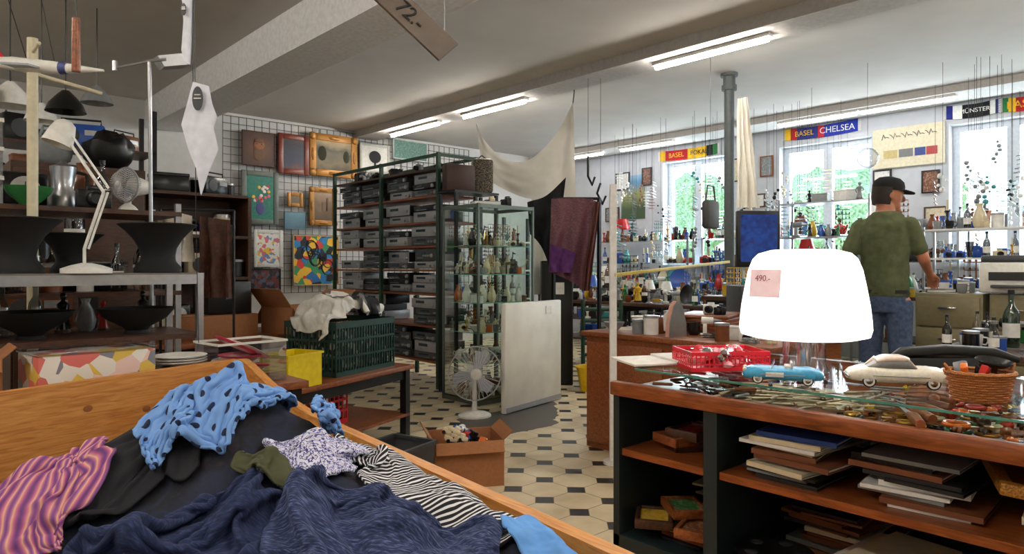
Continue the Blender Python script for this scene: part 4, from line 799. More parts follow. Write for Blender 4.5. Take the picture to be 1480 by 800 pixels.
# ---------- desk area behind person
def fcab(n=4):
    w,d,h=.44,.5,1.0;ps=[('body',G().box((0,0,h/2),(w,d,h),bev=.004),olive)]
    for i in range(n):
        z=.05+(h-.07)*(i+.5)/n;ps.append(('drawer',G().box((0,-d/2-.008,z),(w-.03,.018,(h-.07)/n-.015),bev=.004),olive,None,[('handle',G().box((0,-d/2-.028,z+.03),(.12,.018,.014),bev=.003),chrome)]))
    return('filing_cabinet','olive tan metal filing cabinet','cabinet',ps)
for y in(1.62,1.14,.66):inst('fc',fcab,(6.1,y,0),-PI/2,group='filing cabinets')
thing('desk_printer','white and grey laser printer','printer',[('body',G().box((0,0,.12),(.46,.4,.22),bev=.02),wplast),('scanner_lid',G().box((0,0,.255),(.44,.38,.05),bev=.015),dgrey),('paper_tray',G().box((0,-.22,.06),(.3,.12,.02),bev=.004),dgrey),('paper_slot',G().box((0,-.202,.13),(.34,.006,.06)),black)],(6.08,1.22,1.001),-PI/2+.1)
scatter(5.88,6.3,1.48,1.83,1.001,6,['box','tin','book','cup','sheet','radio'],'things on the filing cabinets',['grey','white','black'],.15,smin=.7,smax=.9,seed=15)
table('work_desk','cluttered desk beside the filing cabinets',4.3,5.3,.1,1.3,.74,dwood,bmet)
scatter(4.33,5.27,.15,1.27,.741,60,['book','box','tin','cup','bottle','radio','camera','tool','tool','sheet','sheet','cable','drill'],'things on the desk',['white','blue','black','grey','white','black','green'],.2,smin=.6,smax=1.0,seed=31,skip=[(4.75,1.0,.06)])
put('bottle','green',(4.75,1.0,.741),0,1.15,'things on the desk')
table('games_table','small table stacked with boxed games',5.2,6.1,2.5,3.3,.95,dwood,bmet)
scatter(5.25,6.05,2.55,3.25,.951,34,['book','box','radio','camera','bowl','tin','stand','tool','sheet','drill','cable'],'boxed games on the small table',['yellow','white','blue','black','grey'],.35,smin=.7,smax=1.2,seed=77)
table('display_table','table of kitchenware by the window',7.55,8.65,.2,2.2,.95,dwood,bmet,shelf=.4)
scatter(7.57,8.63,.25,2.15,.951,90,KD,'kitchenware on the window table',['white','grey','black','blue','cream','green','brown','white'],smin=.9,smax=1.7,seed=78)
thing('wire_shelf','steel shelf stand by the window','shelf',PT('post',steel,*[((x,y,.78),(.02,.02,1.56)) for x in(-.8,.8) for y in(-.15,.15)])+PT('shelf_board',white,((0,0,1.53),(1.62,.32,.015)),((0,0,1.0),(1.62,.32,.015)),((0,0,1.27),(1.62,.32,.015))),(7.2,1.35,0),-PI/2)
for j,(z,n_) in enumerate(((1.539,34),(1.279,30),(1.009,30))):scatter(7.06,7.34,.6,2.1,z,n_,SMALL+(['box','radio','camera','clock','drill','cable'] if j else ['camera','tin','cup']),'goods on the steel stand',['white','grey','black','blue','brown','cream'],.24 if j else .34,smin=.65,smax=1.2,seed=90+j)
# ---------- PERSON
def remesh(g,name,mats,vox):
    me=g.mesh(name+'_src',mats);o=link(bpy.data.objects.new(name+'_src',me));md=o.modifiers.new('r','REMESH');md.mode='VOXEL';md.voxel_size=vox;md.use_smooth_shade=True
    sm=o.modifiers.new('s','SMOOTH');sm.factor=.5;sm.iterations=4
    bpy.context.view_layer.update();n=bpy.data.meshes.new_from_object(o.evaluated_get(bpy.context.evaluated_depsgraph_get()));bpy.data.objects.remove(o);n.name=name
    n.materials.clear()
    for m in mats:n.materials.append(m)
    for p in n.polygons:p.use_smooth=True;p.material_index=0
    return n
def loftE(g,rings,seg=24):
    vs=[(cx_+rx*math.cos(2*PI*k/seg),cy_+ry*math.sin(2*PI*k/seg),z) for cx_,cy_,z,rx,ry in rings for k in range(seg)];n=len(rings)
    g.add(vs,[(i*seg+k,i*seg+(k+1)%seg,(i+1)*seg+(k+1)%seg,(i+1)*seg+k) for i in range(n-1) for k in range(seg)]+[tuple(range(seg)),tuple((n-1)*seg+k for k in range(seg))],0,None,True)
HT_=Matrix.Translation((0,.035,1.56))@Matrix.Rotation(-.95,4,'Z')@Matrix.Rotation(-.12,4,'X')
def hp(x,y,z):return HT_@Vector((x,y,z))
def person():
    b=G()
    loftE(b,[(0,0,.86,.135,.105),(0,0,.95,.145,.115),(0,0,1.05,.135,.11),(0,0,1.2,.145,.105),(0,.0,1.35,.16,.105),(0,.0,1.44,.15,.09),(0,.0,1.49,.1,.075),(0,.01,1.53,.06,.06),(0,.025,1.6,.056,.058)])
    for sx,el,wr,fd in((-1,(-.225,-.08,1.2),(-.2,.13,1.12),(.3,.9,-.2)),(1,(.225,.05,1.2),(.22,.27,1.10),(.0,.85,-.4))):
        sh=(sx*.158,0,1.43);b.caps([sh,el],[.047,.037],12);b.caps([el,wr],[.038,.025],12)
        w=Vector(wr);f=Vector(fd).normalized();u=Vector((0,0,1)).cross(f).normalized();n=f.cross(u)
        b.caps([w,w+f*.03,w+f*.075],[.026,.03,.028],10)
        for j in range(4):
            q=w+f*.08+u*(j-1.5)*.019;ln=[.034,.04,.038,.03][j];b.caps([q,q+f*ln-n*.006,q+f*(ln*1.7)-n*.026,q+f*(ln*1.9)-n*.045],[.0095,.009,.0085,.0075],8)
        q=w+f*.03+u*sx*-.026;b.caps([q,q+f*.03-u*sx*.02-n*.01,q+f*.055-u*sx*.02-n*.025],[.011,.01,.009],8)
    for sx in(-1,1):
        b.caps([(sx*.085,0,.9),(sx*.095,.01,.5),(sx*.1,-.01,.09)],[.08,.052,.037],14);b.caps([(sx*.1,-.03,.04),(sx*.105,.13,.03)],[.04,.035],10)
    b.ball((0,0,.085),(.075,.096,.115),0,24,M=HT_);b.ball((0,.035,.02),(.053,.06,.05),0,18,M=HT_)
    b.ball((0,.1,.062),(.013,.026,.02),0,10,M=HT_);b.tube([hp(0,.09,.1),hp(0,.112,.066)],[.008,.014],8);b.ball((0,.09,.02),(.022,.013,.008),0,10,M=HT_);b.ball((0,.085,-.015),(.022,.02,.018),0,10,M=HT_);b.ball((0,.086,.108),(.05,.014,.008),0,12,M=HT_)
    for sx in(-1,1):b.ball((sx*.078,-.005,.075),(.01,.02,.032),0,10,M=HT_)
    body=remesh(b,'body',[flat('skin',(184,118,88),.5)],.0065)
    t=G();loftE(t,[(0,0,.94,.152,.128),(0,0,1.05,.146,.126),(0,0,1.2,.152,.12),(0,0,1.35,.17,.118),(0,0,1.44,.165,.103),(0,0,1.5,.11,.083),(0,.005,1.525,.076,.073)])
    t.caps([(-.152,0,1.43),(-.188,-.04,1.31),(-.203,-.06,1.26)],[.061,.056,.056],14);t.caps([(.152,0,1.43),(.188,.02,1.31),(.204,.032,1.265)],[.061,.056,.056],14)
    ts=remesh(t,'tshirt',[mk('olive_tshirt',[(.3,(80,86,60)),(.7,(94,100,72))],rough=.95,scale=5,spec=.2)],.009)
    for v in ts.vertices:
        q=v.co*7;v.co+=v.normal*(.010*noise.noise(Vector((q.x,q.y,q.z*1.6)))+.004*noise.noise(v.co*20))
    j=G();loftE(j,[(0,0,.84,.145,.116),(0,0,.92,.147,.121),(0,0,.985,.145,.12)])
    for sx in(-1,1):j.caps([(sx*.085,0,.88),(sx*.095,.01,.5),(sx*.1,-.01,.1)],[.09,.068,.056],14)
    js=remesh(j,'jeans',[mk('blue_jeans',[(.3,(48,64,92)),(.7,(78,94,124))],rough=.9,scale=8)],.01)
    e=link(bpy.data.objects.new('person',None));e['label']='man in olive t-shirt, jeans and black cap, looking sideways';e['category']='person'
    for nm,me in(('body',body),('tshirt',ts),('jeans',js)):
        o=link(bpy.data.objects.new(nm,me));o.parent=e
    cap=G();cap.lathe([(.09,0),(.092,.03),(.085,.06),(.06,.085),(.02,.096),(.001,.097)],24,c=(0,0,.115),sx=.92,sy=1.14,M=HT_,cap=False)
    br=[(.07*math.sin(a),.085+.09*math.cos(a)) for a in[(-PI/2)+PI*k/12 for k in range(13)]]
    bm=G().add([(x,y,.12-.25*x*x*4-.15*(y-.085)) for x,y in br]+[(x,y,.128-.25*x*x*4-.15*(y-.085)) for x,y in br],[tuple(range(13)),tuple(range(13,26))]+[(i,i+1,14+i,13+i) for i in range(12)],0,HT_)
    cp=flat('black_cap',(20,20,22),.9)
    hg=G();vs=[];S=18
    for jz,(z,rr) in enumerate(((.01,.93),(.06,1.05),(.13,1.06))):
        for k in range(S):
            an=PI*(1.03+ .94*k/(S-1));vs.append((.081*rr*math.cos(an),.102*rr*math.sin(an)+.004,z))
    hg.add(vs,[(i*S+k,i*S+k+1,(i+1)*S+k+1,(i+1)*S+k) for i in range(2) for k in range(S-1)],0,HT_,True)
    parts_to(e,[('cap',cap,cp,None,[('brim',bm,cp)]),('hair',hg,flat('dark_grey_hair',(58,50,46),.9)),
      *[('eye',G().ball((s_*.033,.083,.088),(.012,.01,.008),0,10,M=HT_).ball((s_*.033,.0905,.088),(.005,.004,.005),1,8,M=HT_),[paper,black]) for s_ in(-1,1)],
      ('mouth',G().ball((0,.1,.02),(.02,.004,.0025),0,8,M=HT_),flat('lips',(140,75,65),.5)),
      ('belt',G().lathe([(.151,.965),(.151,.99)],28,sy=.82,cap=False),black),
      ('shoe',G().caps([(-.1,-.04,.045),(-.105,.15,.04)],[.05,.045],12),black),('shoe',G().caps([(.1,-.04,.045),(.105,.15,.04)],[.05,.045],12),black)])
    return e
e=person();a=W(1281,400,5.0);e.location=(a.x-.03,a.y,0);e.rotation_euler=(0,0,FACE-.72);e.scale=(1.045,)*3
# ---------- clothes bin
def plank(p,q,t,z0,zp,zq,zm=None):
    d=(q-p);n=Vector((-d.y,d.x)).normalized()*t;pts=[(p,zp),(q,zq)] if zm is None else [(p,zp)]+[(p.lerp(q,f),z) for f,z in zm]+[(q,zq)]
    vs=[];k=len(pts)
    for off in(Vector((0,0)),n):
        for pt,z in pts:vs.append((pt.x+off.x,pt.y+off.y,z0))
        for pt,z in pts:vs.append((pt.x+off.x,pt.y+off.y,z))
    fs=[]
    for i in range(k-1):
        fs+=[(i,i+1,k+i+1,k+i),(2*k+i,3*k+i,3*k+i+1,2*k+i+1),(k+i,k+i+1,3*k+i+1,3*k+i),(i,2*k+i,2*k+i+1,i+1)]
    fs+=[(0,k,3*k,2*k),(k-1,3*k-1,4*k-1,2*k-1)];return G().add(vs,fs)
kns=[];bd=(C1-C2).normalized();bn=Vector((bd.y,-bd.x))
for t,z in((.35,.62),(.62,.7),(.85,.58),(.5,.52),(.2,.7),(.75,.66)):
    p=C2.lerp(C1,t)+bn*.0015;kns.append(('wood_knot',G().lathe([(.012,0),(.006,.001),(.001,.001)],14,M=Matrix.Translation((p.x,p.y,z))@Matrix.Rotation(math.atan2(bd.y,bd.x),4,'Z')@Matrix.Rotation(PI/2,4,'X'),sx=1.4),flat('knot_brown',(150,88,40),.6)))
thing('clothes_bin','large open pine crate full of clothes','crate',[('back_board',plank(C2,C1,.03,.02,.8,.8),pine,None,kns),
 ('side_board',plank(C1,C4,.035,.02,.8,.7,[(.02,.8),(.06,.785),(.14,.745),(.22,.715),(.3,.7)]),pineY),('side_board',plank(C3,C2,.03,.02,.7,.8),pineY),('front_board',plank(C4,C3,.03,.02,.7,.7),pine),('bottom_board',G().add([(*C1,.03),(*C2,.03),(*C3,.03),(*C4,.03)],[(0,1,2,3)]),pine)])
# ---------- left tables and shelf
thing('metal_shelf_stand','steel framed shelf stand','shelf',[('shelf_board',G().box((.4,3.72,1.155),(1.5,.5,.03)),flat('worn_metal_shelf',(120,112,106),.4,metal=.3)),('shelf_board',G().box((.4,3.72,.87),(1.46,.46,.025)),dwood),*PT('post',steel,*[((x,y,.585),(.03,.03,1.17)) for x in(-.33,1.13) for y in(3.48,3.96)]),('front_rail',G().box((.4,3.475,1.14),(1.43,.02,.045)),steel)])
bfab=flat('black_pleated_fabric',(12,12,13),.8)
def funnel():
    return('black_flared_shade','black flared fabric lampshade','lampshade',[('x',G().lathe([(.1,0),(.1,.02),(.075,.05),(.07,.07),(.078,.11),(.1,.15),(.135,.19),(.165,.215),(.16,.22),(.12,.2),(.06,.1)],36),bfab)])
for i,(x,y) in enumerate(((.42,3.62),(.66,3.84),(1.0,3.68),(.06,3.8))):inst('fun',funnel,(x,y,1.171),s=1.08 if i!=1 else .85,group='black flared lampshades')
for x,y in((.48,3.65),(.9,3.66)):inst('blw',lambda:('black_bowl','wide black footed bowl','bowl',[('x',G().lathe([(.06,0),(.05,.015),(.06,.03),(.13,.07),(.17,.12),(.165,.12),(.12,.08),(.04,.04)],36),bfab)]),(x,y,.884),group='black bowls')
scatter(-.3,1.1,3.84,3.96,.884,18,['cup','tin','vase','bottle','figurine'],'small goods behind the black bowls',['white','red','brown','grey','black'],.25,smin=.8,smax=1.3,seed=17)
B0=W(125,385,3.05);dl=lambda px,py:W(px,py,3.05)-B0
thing('desk_lamp','white adjustable desk lamp','lamp',[('lamp_base',G().lathe([(.1,0),(.1,.02),(.06,.035),(.02,.045)],24),white),('arm',G().tube([dl(122,375),dl(122,350),dl(150,268)],.007,8).tube([dl(128,350),dl(156,268)],.005,6),white),('arm',G().tube([dl(150,268),dl(96,190)],.007,8).tube([dl(157,262),dl(104,186)],.005,6),white),('lamp_shade',G().lathe([(.02,.085),(.04,.07),(.052,.03),(.062,-.03),(.058,-.03),(.045,.03)],24,M=Matrix.Translation(dl(86,190))@Matrix.Rotation(.35,4,'Y')),wplast)],(B0.x,B0.y,1.171))
thing('rear_shelf','high rear shelf crowded with appliances','shelf',[('shelf_board',G().box((.6,4.5,1.5),(1.35,.55,.025)),dwood),('shelf_board',G().box((.6,4.5,1.05),(1.35,.55,.025)),dwood),*PT('post',steel,*[((x,y,.78),(.03,.03,1.56)) for x in(-.06,1.26) for y in(4.25,4.76)])])
scatter(-.05,1.25,4.22,4.78,1.064,34,['box','radio','book','tin','tlamp','clock','bag','bottle'],'appliances on the rear shelf',['black','brown','grey','white','black','brown'],.38,0,.9,1.4,seed=51)
def tub(w,d,h):return G().box((0,0,.003),(w,d,.006)).box((0,-d/2,h/2),(w,.004,h)).box((0,d/2,h/2),(w,.004,h)).box((-w/2,0,h/2),(.004,d,h)).box((w/2,0,h/2),(.004,d,h)).box((0,-d/2-.005,h),(w+.02,.012,.012)).box((0,d/2+.005,h),(w+.02,.012,.012)).box((-w/2-.005,0,h),(.012,d,.012)).box((w/2+.005,0,h),(.012,d,.012))
def ctub(w,d,h):
    a,b=w/2,d/2;return G().hq((0,0,.002),w,d).quad((-a,-b,0),(a,-b,0),(a,-b,h),(-a,-b,h)).quad((-a,b,0),(a,b,0),(a,b,h),(-a,b,h)).quad((-a,-b,0),(-a,b,0),(-a,b,h),(-a,-b,h)).quad((a,-b,0),(a,b,0),(a,b,h),(a,-b,h))
def crim(w,d,h):return G().box((0,-d/2,h),(w+.01,.01,.01)).box((0,d/2,h),(w+.01,.01,.01)).box((-w/2,0,h),(.01,d,.01)).box((w/2,0,h),(.01,d,.01))
for k in range(3):
    inst('tubl',lambda:('clear_storage_tub','clear plastic storage tub on the high shelf','tub',[('body',ctub(.34,.28,.13),clearp),('rim',crim(.34,.28,.128),wplast),('lid',G().box((0,0,.138),(.35,.29,.01),bev=.003),wplast)]),(.28,4.45,1.514+.146*k),0,group='clear storage tubs on the high shelf')
    put('tin',['red','blue','white'][k],(.22,4.45,1.519+.146*k),0,1,'things in the storage tubs');put('cup',['black','brown','grey'][k],(.34,4.42,1.519+.146*k),0,1,'things in the storage tubs')
put('radio','black',(.28,4.45,1.96),0,1.3);put('bowl','green',(.56,4.33,1.514),0,1.3)
thing('coffee_maker','steel and glass coffee maker','coffee maker',[('body',G().lathe([(.06,0),(.065,.01),(.06,.07),(.045,.09),(.05,.15),(.055,.2),(.02,.215),(.01,.23)],24),steel),('handle',G().tube([(.055,0,.18),(.1,0,.17),(.1,0,.08),(.06,0,.06)],.009,8),black)],(.73,4.45,1.514),0,s=1.15)
put('vase','brown',(.86,4.62,1.514),0,1.4);put('bottle','black',(.92,4.45,1.514),0,1.0);put('clock','black',(.58,4.66,1.514),0,1.3);put('camera','black',(.85,4.32,1.514),0,1.3)
def fan(hr,h):
    cz=h-hr
    def fp(u,v,y):return Vector((u,y,cz+v))
    cg=G();nw=36
    for y in(-.07,.04):
        cg.tube([fp(hr*math.cos(t*PI/24),hr*math.sin(t*PI/24),-.015) for t in range(48)],.006,6,closed=True)
        for k in range(nw):
            a_=2*PI*k/nw;c,s2=math.cos(a_),math.sin(a_);cg.tube([fp(hr*.2*c,hr*.2*s2,y),fp(hr*.7*c,hr*.7*s2,y*.85-.002),fp(hr*c,hr*s2,-.015)],.0018,4)
        cg.tube([fp(hr*.2*math.cos(t*PI/12),hr*.2*math.sin(t*PI/12),y) for t in range(24)],.003,5,closed=True)
    bs=[]
    for k in range(3):
        T=Matrix.Translation((0,-.02,cz))@Matrix.Rotation(k*2*PI/3,4,'Y')
        bs.append(('fan_blade',G().add([(.02,-.01,.02),(-.02,.01,.02),(hr*.42,-.018,hr*.45),(-.0,.0,hr*.6),(hr*.4,-.018,hr*.78),(0,.01,hr*.86)],[(0,1,3,2),(2,3,5,4)],0,T),mk('fan_blade',(165,170,180),rough=.3)))
    return[('base',G().lathe([(hr*.62,0),(hr*.62,.015),(hr*.45,.035),(.025,.05)],28,sy=.85),wplast),('pole',G().lathe([(.02,.04),(.018,cz-.03)],14),wplast),('cage',cg,flat('cage_wire',(205,205,205),.35)),*bs,('hub',G().ball((0,-.065,cz),(hr*.22,.012,hr*.22),0,18),wplast),('motor',G().lathe([(.05,0),(.055,.04),(.04,.1),(.01,.115)],20,M=Matrix.Translation((0,.03,cz))@Matrix.Rotation(-PI/2,4,'X')),wplast)]
a=W(686,588,5.55);thing('desk_fan','white desk fan on a round base','fan',fan(.215,.56),(a.x,a.y,0),FACE+.25)
thing('desk_fan','small cream fan on the high shelf','fan',fan(.1,.26),(1.06,4.5,1.514),-1.1)
def bagG(w,d,h):
    g=G();g.ball((0,0,h/2),(w/2,d/2,h/2),0,24)
    for k in range(len(g.v)):
        v=g.v[k];q=noise.noise(v*14);v2=v*(1+.2*q);v2.z=max(0,v2.z);g.v[k]=v2
    return g
wx,wy=1.08,6.12
thing('tall_wardrobe','tall dark wooden wardrobe','wardrobe',[('body',G().box((0,0,.97),(.85,.5,1.94)),dwood),('door',G().box((-.21,-.26,.97),(.4,.02,1.84),bev=.005),dwood),('door',G().box((.21,-.26,.97),(.4,.02,1.84),bev=.005),dwood)],(wx,wy,0),0)
thing('black_bag','crumpled black bag on top of the wardrobe','bag',[('body',bagG(.36,.3,.3),flat('black_nylon',(16,16,18),.35)),('strap',G().tube([(-.1,0,.25),(-.04,0,.31),(.05,0,.3),(.1,0,.25)],.01,6),black)],(wx+.22,wy-.05,1.941))
put('bag','grey',(wx-.15,wy,1.941),.1,1.0);put('box','brown',(wx-.32,wy+.08,1.941),.1,.7)
table('stock_table','narrow table piled with stock before the wardrobe',.35,1.08,5.2,5.6,1.25,dwood,bmet,shelf=.8)
scatter(.37,1.06,5.2,5.6,1.251,14,['radio','box','bag','camera','clock','tin','tlamp','bottle','drill'],'stock piled on the narrow table',['black','brown','grey','white','black'],.5,0,1.2,1.9,seed=161)
scatter(.4,1.03,5.22,5.58,.812,8,['radio','box','bag','box'],'stock piled on the narrow table',['black','brown','grey','cream'],.35,0,1.2,1.8,seed=162)
fz=(.4,.9,1.4,1.85,2.3)
thing('tall_storage_rack','tall dark rack piled with boxes and lamps','shelf rack',PT('post',bmet,*[((x,y,1.35),(.04,.04,2.7)) for x in(.35,1.95) for y in(7.3,7.75)])+PT('shelf_board',dwood,*[((1.15,7.52,z-.013),(1.62,.48,.025)) for z in fz]))
for j,z in enumerate(fz):scatter(.4,1.9,7.3,7.75,z+.001,30,['box','radio','bag','clock','tlamp','tin','bag','box','vase'],'goods on the tall storage rack',['black','brown','grey','white','green','black','cream','blue'],.42,0,1.1,1.9,seed=170+j)
a=W(47,300,3.4);thing('white_lamp_pole','thick white pole with crossbars','pole',[('pole',G().lathe([(.024,0),(.024,2.32)],16),cream),('crossbar',G().tube([(-.3,0,2.2),(.3,0,2.1)],.01,8),cream),('crossbar',G().tube([(0,-.2,2.25),(0,.2,2.25)],.008,8),cream)],(a.x,a.y,0))
B0=W(222,300,3.62);dl=lambda px,py:W(px,py,3.62)-Vector((B0.x,B0.y,0))
thing('steel_floor_lamp','brushed steel reading lamp with a swing arm','floor lamp',[('pole',G().tube([(0,0,0),dl(216,90)],.010,10),steel),('swing_arm',G().tube([dl(166,98),dl(216,88),dl(240,86)],.008,8).tube([dl(166,88),dl(166,102)],.012,8),steel),('lamp_head',G().add([dl(228,80),dl(272,76),dl(274,93),dl(238,96),dl(228,80)+Vector((0,.1,0)),dl(272,76)+Vector((0,.1,0)),dl(274,93)+Vector((0,.1,0)),dl(238,96)+Vector((0,.1,0))],[(0,1,2,3),(4,5,6,7),(0,1,5,4),(1,2,6,5),(2,3,7,6),(3,0,4,7)]),silver),('foot',G().lathe([(.1,0),(.1,.02),(.02,.03)],24),steel)],(B0.x,B0.y,0))
def pennant(pts,d,label,emb=None,es=1):
    c=W(pts[0][0],pts[0][1],d);vs=[W(x,y,d)-c for x,y in pts];n=len(vs);off=Vector((SA,CA,0))*.006
    cen=sum(vs,Vector())/n-Vector((SA,CA,0))*.012
    g=G().add(vs+[cen]+[v+off for v in vs]+[cen+off],[(i,(i+1)%n,n) for i in range(n)]+[(n+1+i,n+1+(i+1)%n,2*n+1) for i in range(n)])
    ps=[('paper_sheet',g,mk('grey_white_paper',(222,224,234),rough=.8,emit=.04)),('string',G().tube([vs[0],Vector((vs[0].x,vs[0].y,3.14-c.z))],.002,5),black)]
    if emb:
        e_=W(*emb,d)-c-Vector((SA,CA,0))*.016
        ps.append(('round_emblem',G().lathe([(.021*es,0),(.021*es,.002)],24,M=Matrix.Translation(e_)@Matrix.Rotation(FACE,4,'Z')@Matrix.Rotation(PI/2,4,'X'),sy=1.9,sx=.85).box((e_.x-SA*.003,e_.y-CA*.003,e_.z),(.024*es,.003,.004),1,rz=FACE).box((e_.x-SA*.003,e_.y-CA*.003,e_.z+.012*es),(.02*es,.003,.003),1,rz=FACE),[dgrey,white]))
    thing('hanging_paper_mobile',label,'mobile',ps,c)
pennant([(262,-12),(277,-10),(276,60),(274,93),(266,88),(262,72),(265,30)],2.3,'twisted white paper banner hanging from the ceiling',(269,16),.5)
pennant([(279,118),(301,124),(306,150),(313,168),(308,185),(315,215),(300,250),(290,282),(284,245),(272,215),(262,180),(270,150)],2.3,'folded white paper mobile with a round dark emblem',(289,144))
thing('thin_wire','thin black wire hanging beside the paper mobile','wire',[('x',G().tube([W(278,90,2.34).xy.to_3d()+Vector((0,0,3.15)),W(283,300,2.34),W(287,495,2.34)],.0015,4),black)])
B0=W(60,98,3.0);dl=lambda px,py,d=3.0:W(px,py,d)-B0
thing('model_airplane','white model airplane hanging from the ceiling','model airplane',[('fuselage',G().tube([dl(-20,88),dl(20,92),dl(80,98),dl(118,100),dl(150,102)],[.015,.03,.028,.016,.005],14),wplast),('wing',G().add([dl(0,92,2.75),dl(40,94,2.75),dl(75,104,3.25),dl(40,104,3.25)]+[v+Vector((0,0,.008)) for v in(dl(0,92,2.75),dl(40,94,2.75),dl(75,104,3.25),dl(40,104,3.25))],[(0,1,2,3),(4,5,6,7),(0,1,5,4),(1,2,6,5),(2,3,7,6),(3,0,4,7)]),flat('wing_grey',(160,165,175),.4)),('tail_fin',G().add([dl(-12,86),dl(10,90),dl(-10,60)]+[v+Vector((.004,.006,0)) for v in(dl(-12,86),dl(10,90),dl(-10,60))],[(0,1,2),(3,4,5),(0,1,4,3),(1,2,5,4),(2,0,3,5)]),red),('nose_stripe',G().tube([dl(88,98.2),dl(98,98.8)],[.028,.0245],14),flat('blue_stripe',(60,70,130),.4)),('string',G().tube([dl(40,90),dl(12,0),Vector((dl(12,0).x,dl(12,0).y,3.14-B0.z))],.002,5),black),('string',G().tube([dl(80,96),dl(60,0),Vector((dl(60,0).x,dl(60,0).y,3.14-B0.z))],.002,5),black)],B0)
a=W(110,65,2.6);thing('wooden_stick','orange-brown wooden stick hanging on a string','stick',[('stick',G().tube([(0,0,.1),(0,0,-.1)],[.014,.016],10),wd2),('string',G().tube([(0,0,.1),(0,0,3.14-a.z)],.002,5),black)],a)
for k,(px,py,d,c_) in enumerate(((15,140,3.7,'white'),(95,150,4.2,'black'),(140,140,5.2,'grey'),(60,165,5.0,'white'))):
    a=W(px,py,d);thing('pendant_lamp',c_+' metal pendant lamp hanging from the ceiling','lamp',[('shade',G().lathe([(.11,-.05),(.09,.0),(.05,.05),(.02,.08),(.018,.08),(.085,.0),(.107,-.05)],24,cap=False),cer(c_)),('cord',G().tube([(0,0,.07),(0,0,3.14-a.z)],.004,5),black)],a,group='pendant lamps')
B0=W(598,28,2.1);T=Matrix.Rotation(FACE,4,'Z')@Matrix.Rotation(.76,4,'Y')@Matrix.Rotation(-.35,4,'X')
wb=flat('grey_brown_board',(92,80,70),.6);q=T@Vector((.1,0,.03));q2=T@Vector((-.1,0,.03))
thing('hanging_price_board','grey-brown wooden price board hanging on wires','sign',[('board',G().box((0,0,0),(.29,.012,.085),M=T),wb),('price_lettering',G().text('72.-',.065,T@Matrix.Translation((-.015,-.008,.0))@Matrix.Rotation(PI/2,4,'X')),black),('wire',G().tube([q,Vector((q.x,q.y,3.14-B0.z))],.002,5),steel),('wire',G().tube([q2,Vector((q2.x,q2.y,3.14-B0.z))],.002,5),steel)],B0)
# ---------- back-left clutter
bz=(.313,.713,1.113,1.463,1.813)
thing('wooden_shelf_unit','brown shelf unit filled with boxes and bags','shelf',PT('side_panel',dwood,((1.57,6.2,.9),(.03,.45,1.8)),((2.36,6.2,.9),(.03,.45,1.8)))+PT('back_panel',dwood,((1.965,6.41,.9),(.76,.02,1.8)))+PT('shelf_board',dwood,*[((1.965,6.2,z-.013),(.76,.44,.025)) for z in bz]))
for j,z in enumerate(bz):scatter(1.59,2.34,5.98,6.4,z+.001,22,['box','radio','box','clock','book','tin','bag','camera'],'boxes on the brown shelf unit',['brown','black','black','grey','blue','cream','black'],.36,0,.9,1.6,seed=70+j)
cloth('white_garment','white garment hanging behind the lampshades','clothes',[W(225,312,4.3),W(250,306,4.3),W(278,312,4.3)],[W(216,378,4.3),W(283,378,4.3)],flat('white_wool',(215,208,196),.95),3,.03)
cloth('brown_coat','dark brown leather coat hanging up','clothes',[W(288,312,4.7),W(333,318,4.7)],[W(286,430,4.7),W(338,430,4.7)],mk('brown_leather',[(.3,(52,28,18)),(.7,(96,52,32))],rough=.6,scale=8),2.5,.03)
a=W(232,304,4.35);b=W(338,306,4.7)
thing('garment_rail','dark rail carrying hanging garments','rail',[('crossbar',G().tube([(a.x,a.y,1.56),(b.x,b.y,1.58)],.008),bmet),('post',G().tube([(a.x,a.y,1.56),(a.x,a.y,0)],.009),bmet),('post',G().tube([(b.x,b.y,1.58),(b.x,b.y,0)],.009),bmet)])
table('goods_table','wooden table with boxes behind the crate',-.3,1.5,3.08,3.44,.66,wood,bmet)
def cbox(w,d,h,flap=.1,m=card):
    g=G();t=.005;g.box((0,0,t/2),(w,d,t)).box((0,-d/2,h/2),(w,t,h)).box((0,d/2,h/2),(w,t,h)).box((-w/2,0,h/2),(t,d,h)).box((w/2,0,h/2),(t,d,h));fs=[]
    for sx,ang in((-1,-.9),(1,.7)):fs.append(('flap',G().box((sx*flap/2,0,0),(flap,d*.98,t),M=Matrix.Translation((sx*w/2,0,h))@Matrix.Rotation(-ang,4,'Y')),m))
    for sy in(-1,1):fs.append(('flap',G().box((0,sy*flap/2,0),(w*.98,flap,t),M=Matrix.Translation((0,sy*d/2,h))@Matrix.Rotation(-sy*.9,4,'X')),m))
    return[('body',g,m),*fs]
thing('cardboard_box','small open cardboard box','cardboard box',cbox(.25,.2,.2,.06),(.2,3.25,.661),0)
gl=art('giftpaper','voronoi',[(238,232,222),(225,190,80),(215,110,100),(240,235,225),(130,130,140),(238,205,195),(225,190,80)],3.4)
thing('patterned_storage_box','clear box with pastel geometric pattern','box',[('body',G().box((0,0,.1),(.42,.26,.2),bev=.006),gl),('lid',G().box((0,0,.207),(.43,.27,.014),bev=.004),clearp)],(.62,3.24,.661),.12)
put('box','grey',(.97,3.24,.661),0,.9)
for k in range(3):inst('plt',lambda:('plate','white dinner plate in a low pile','plate',[('x',G().lathe([(.05,0),(.09,.008),(.125,.02),(.12,.022),(.06,.008)],28),white)]),(.97,3.24,.769+.012*k),0,s=.9,group='pile of white plates')
c=OT+uT*.63+vT*.35
tb=table('low_bench_table','low wooden table carrying crates',-.63,.63,-.35,.35,.51,wood,bmet,t=.03,rz=rzT,shelf=.16);tb.location=c
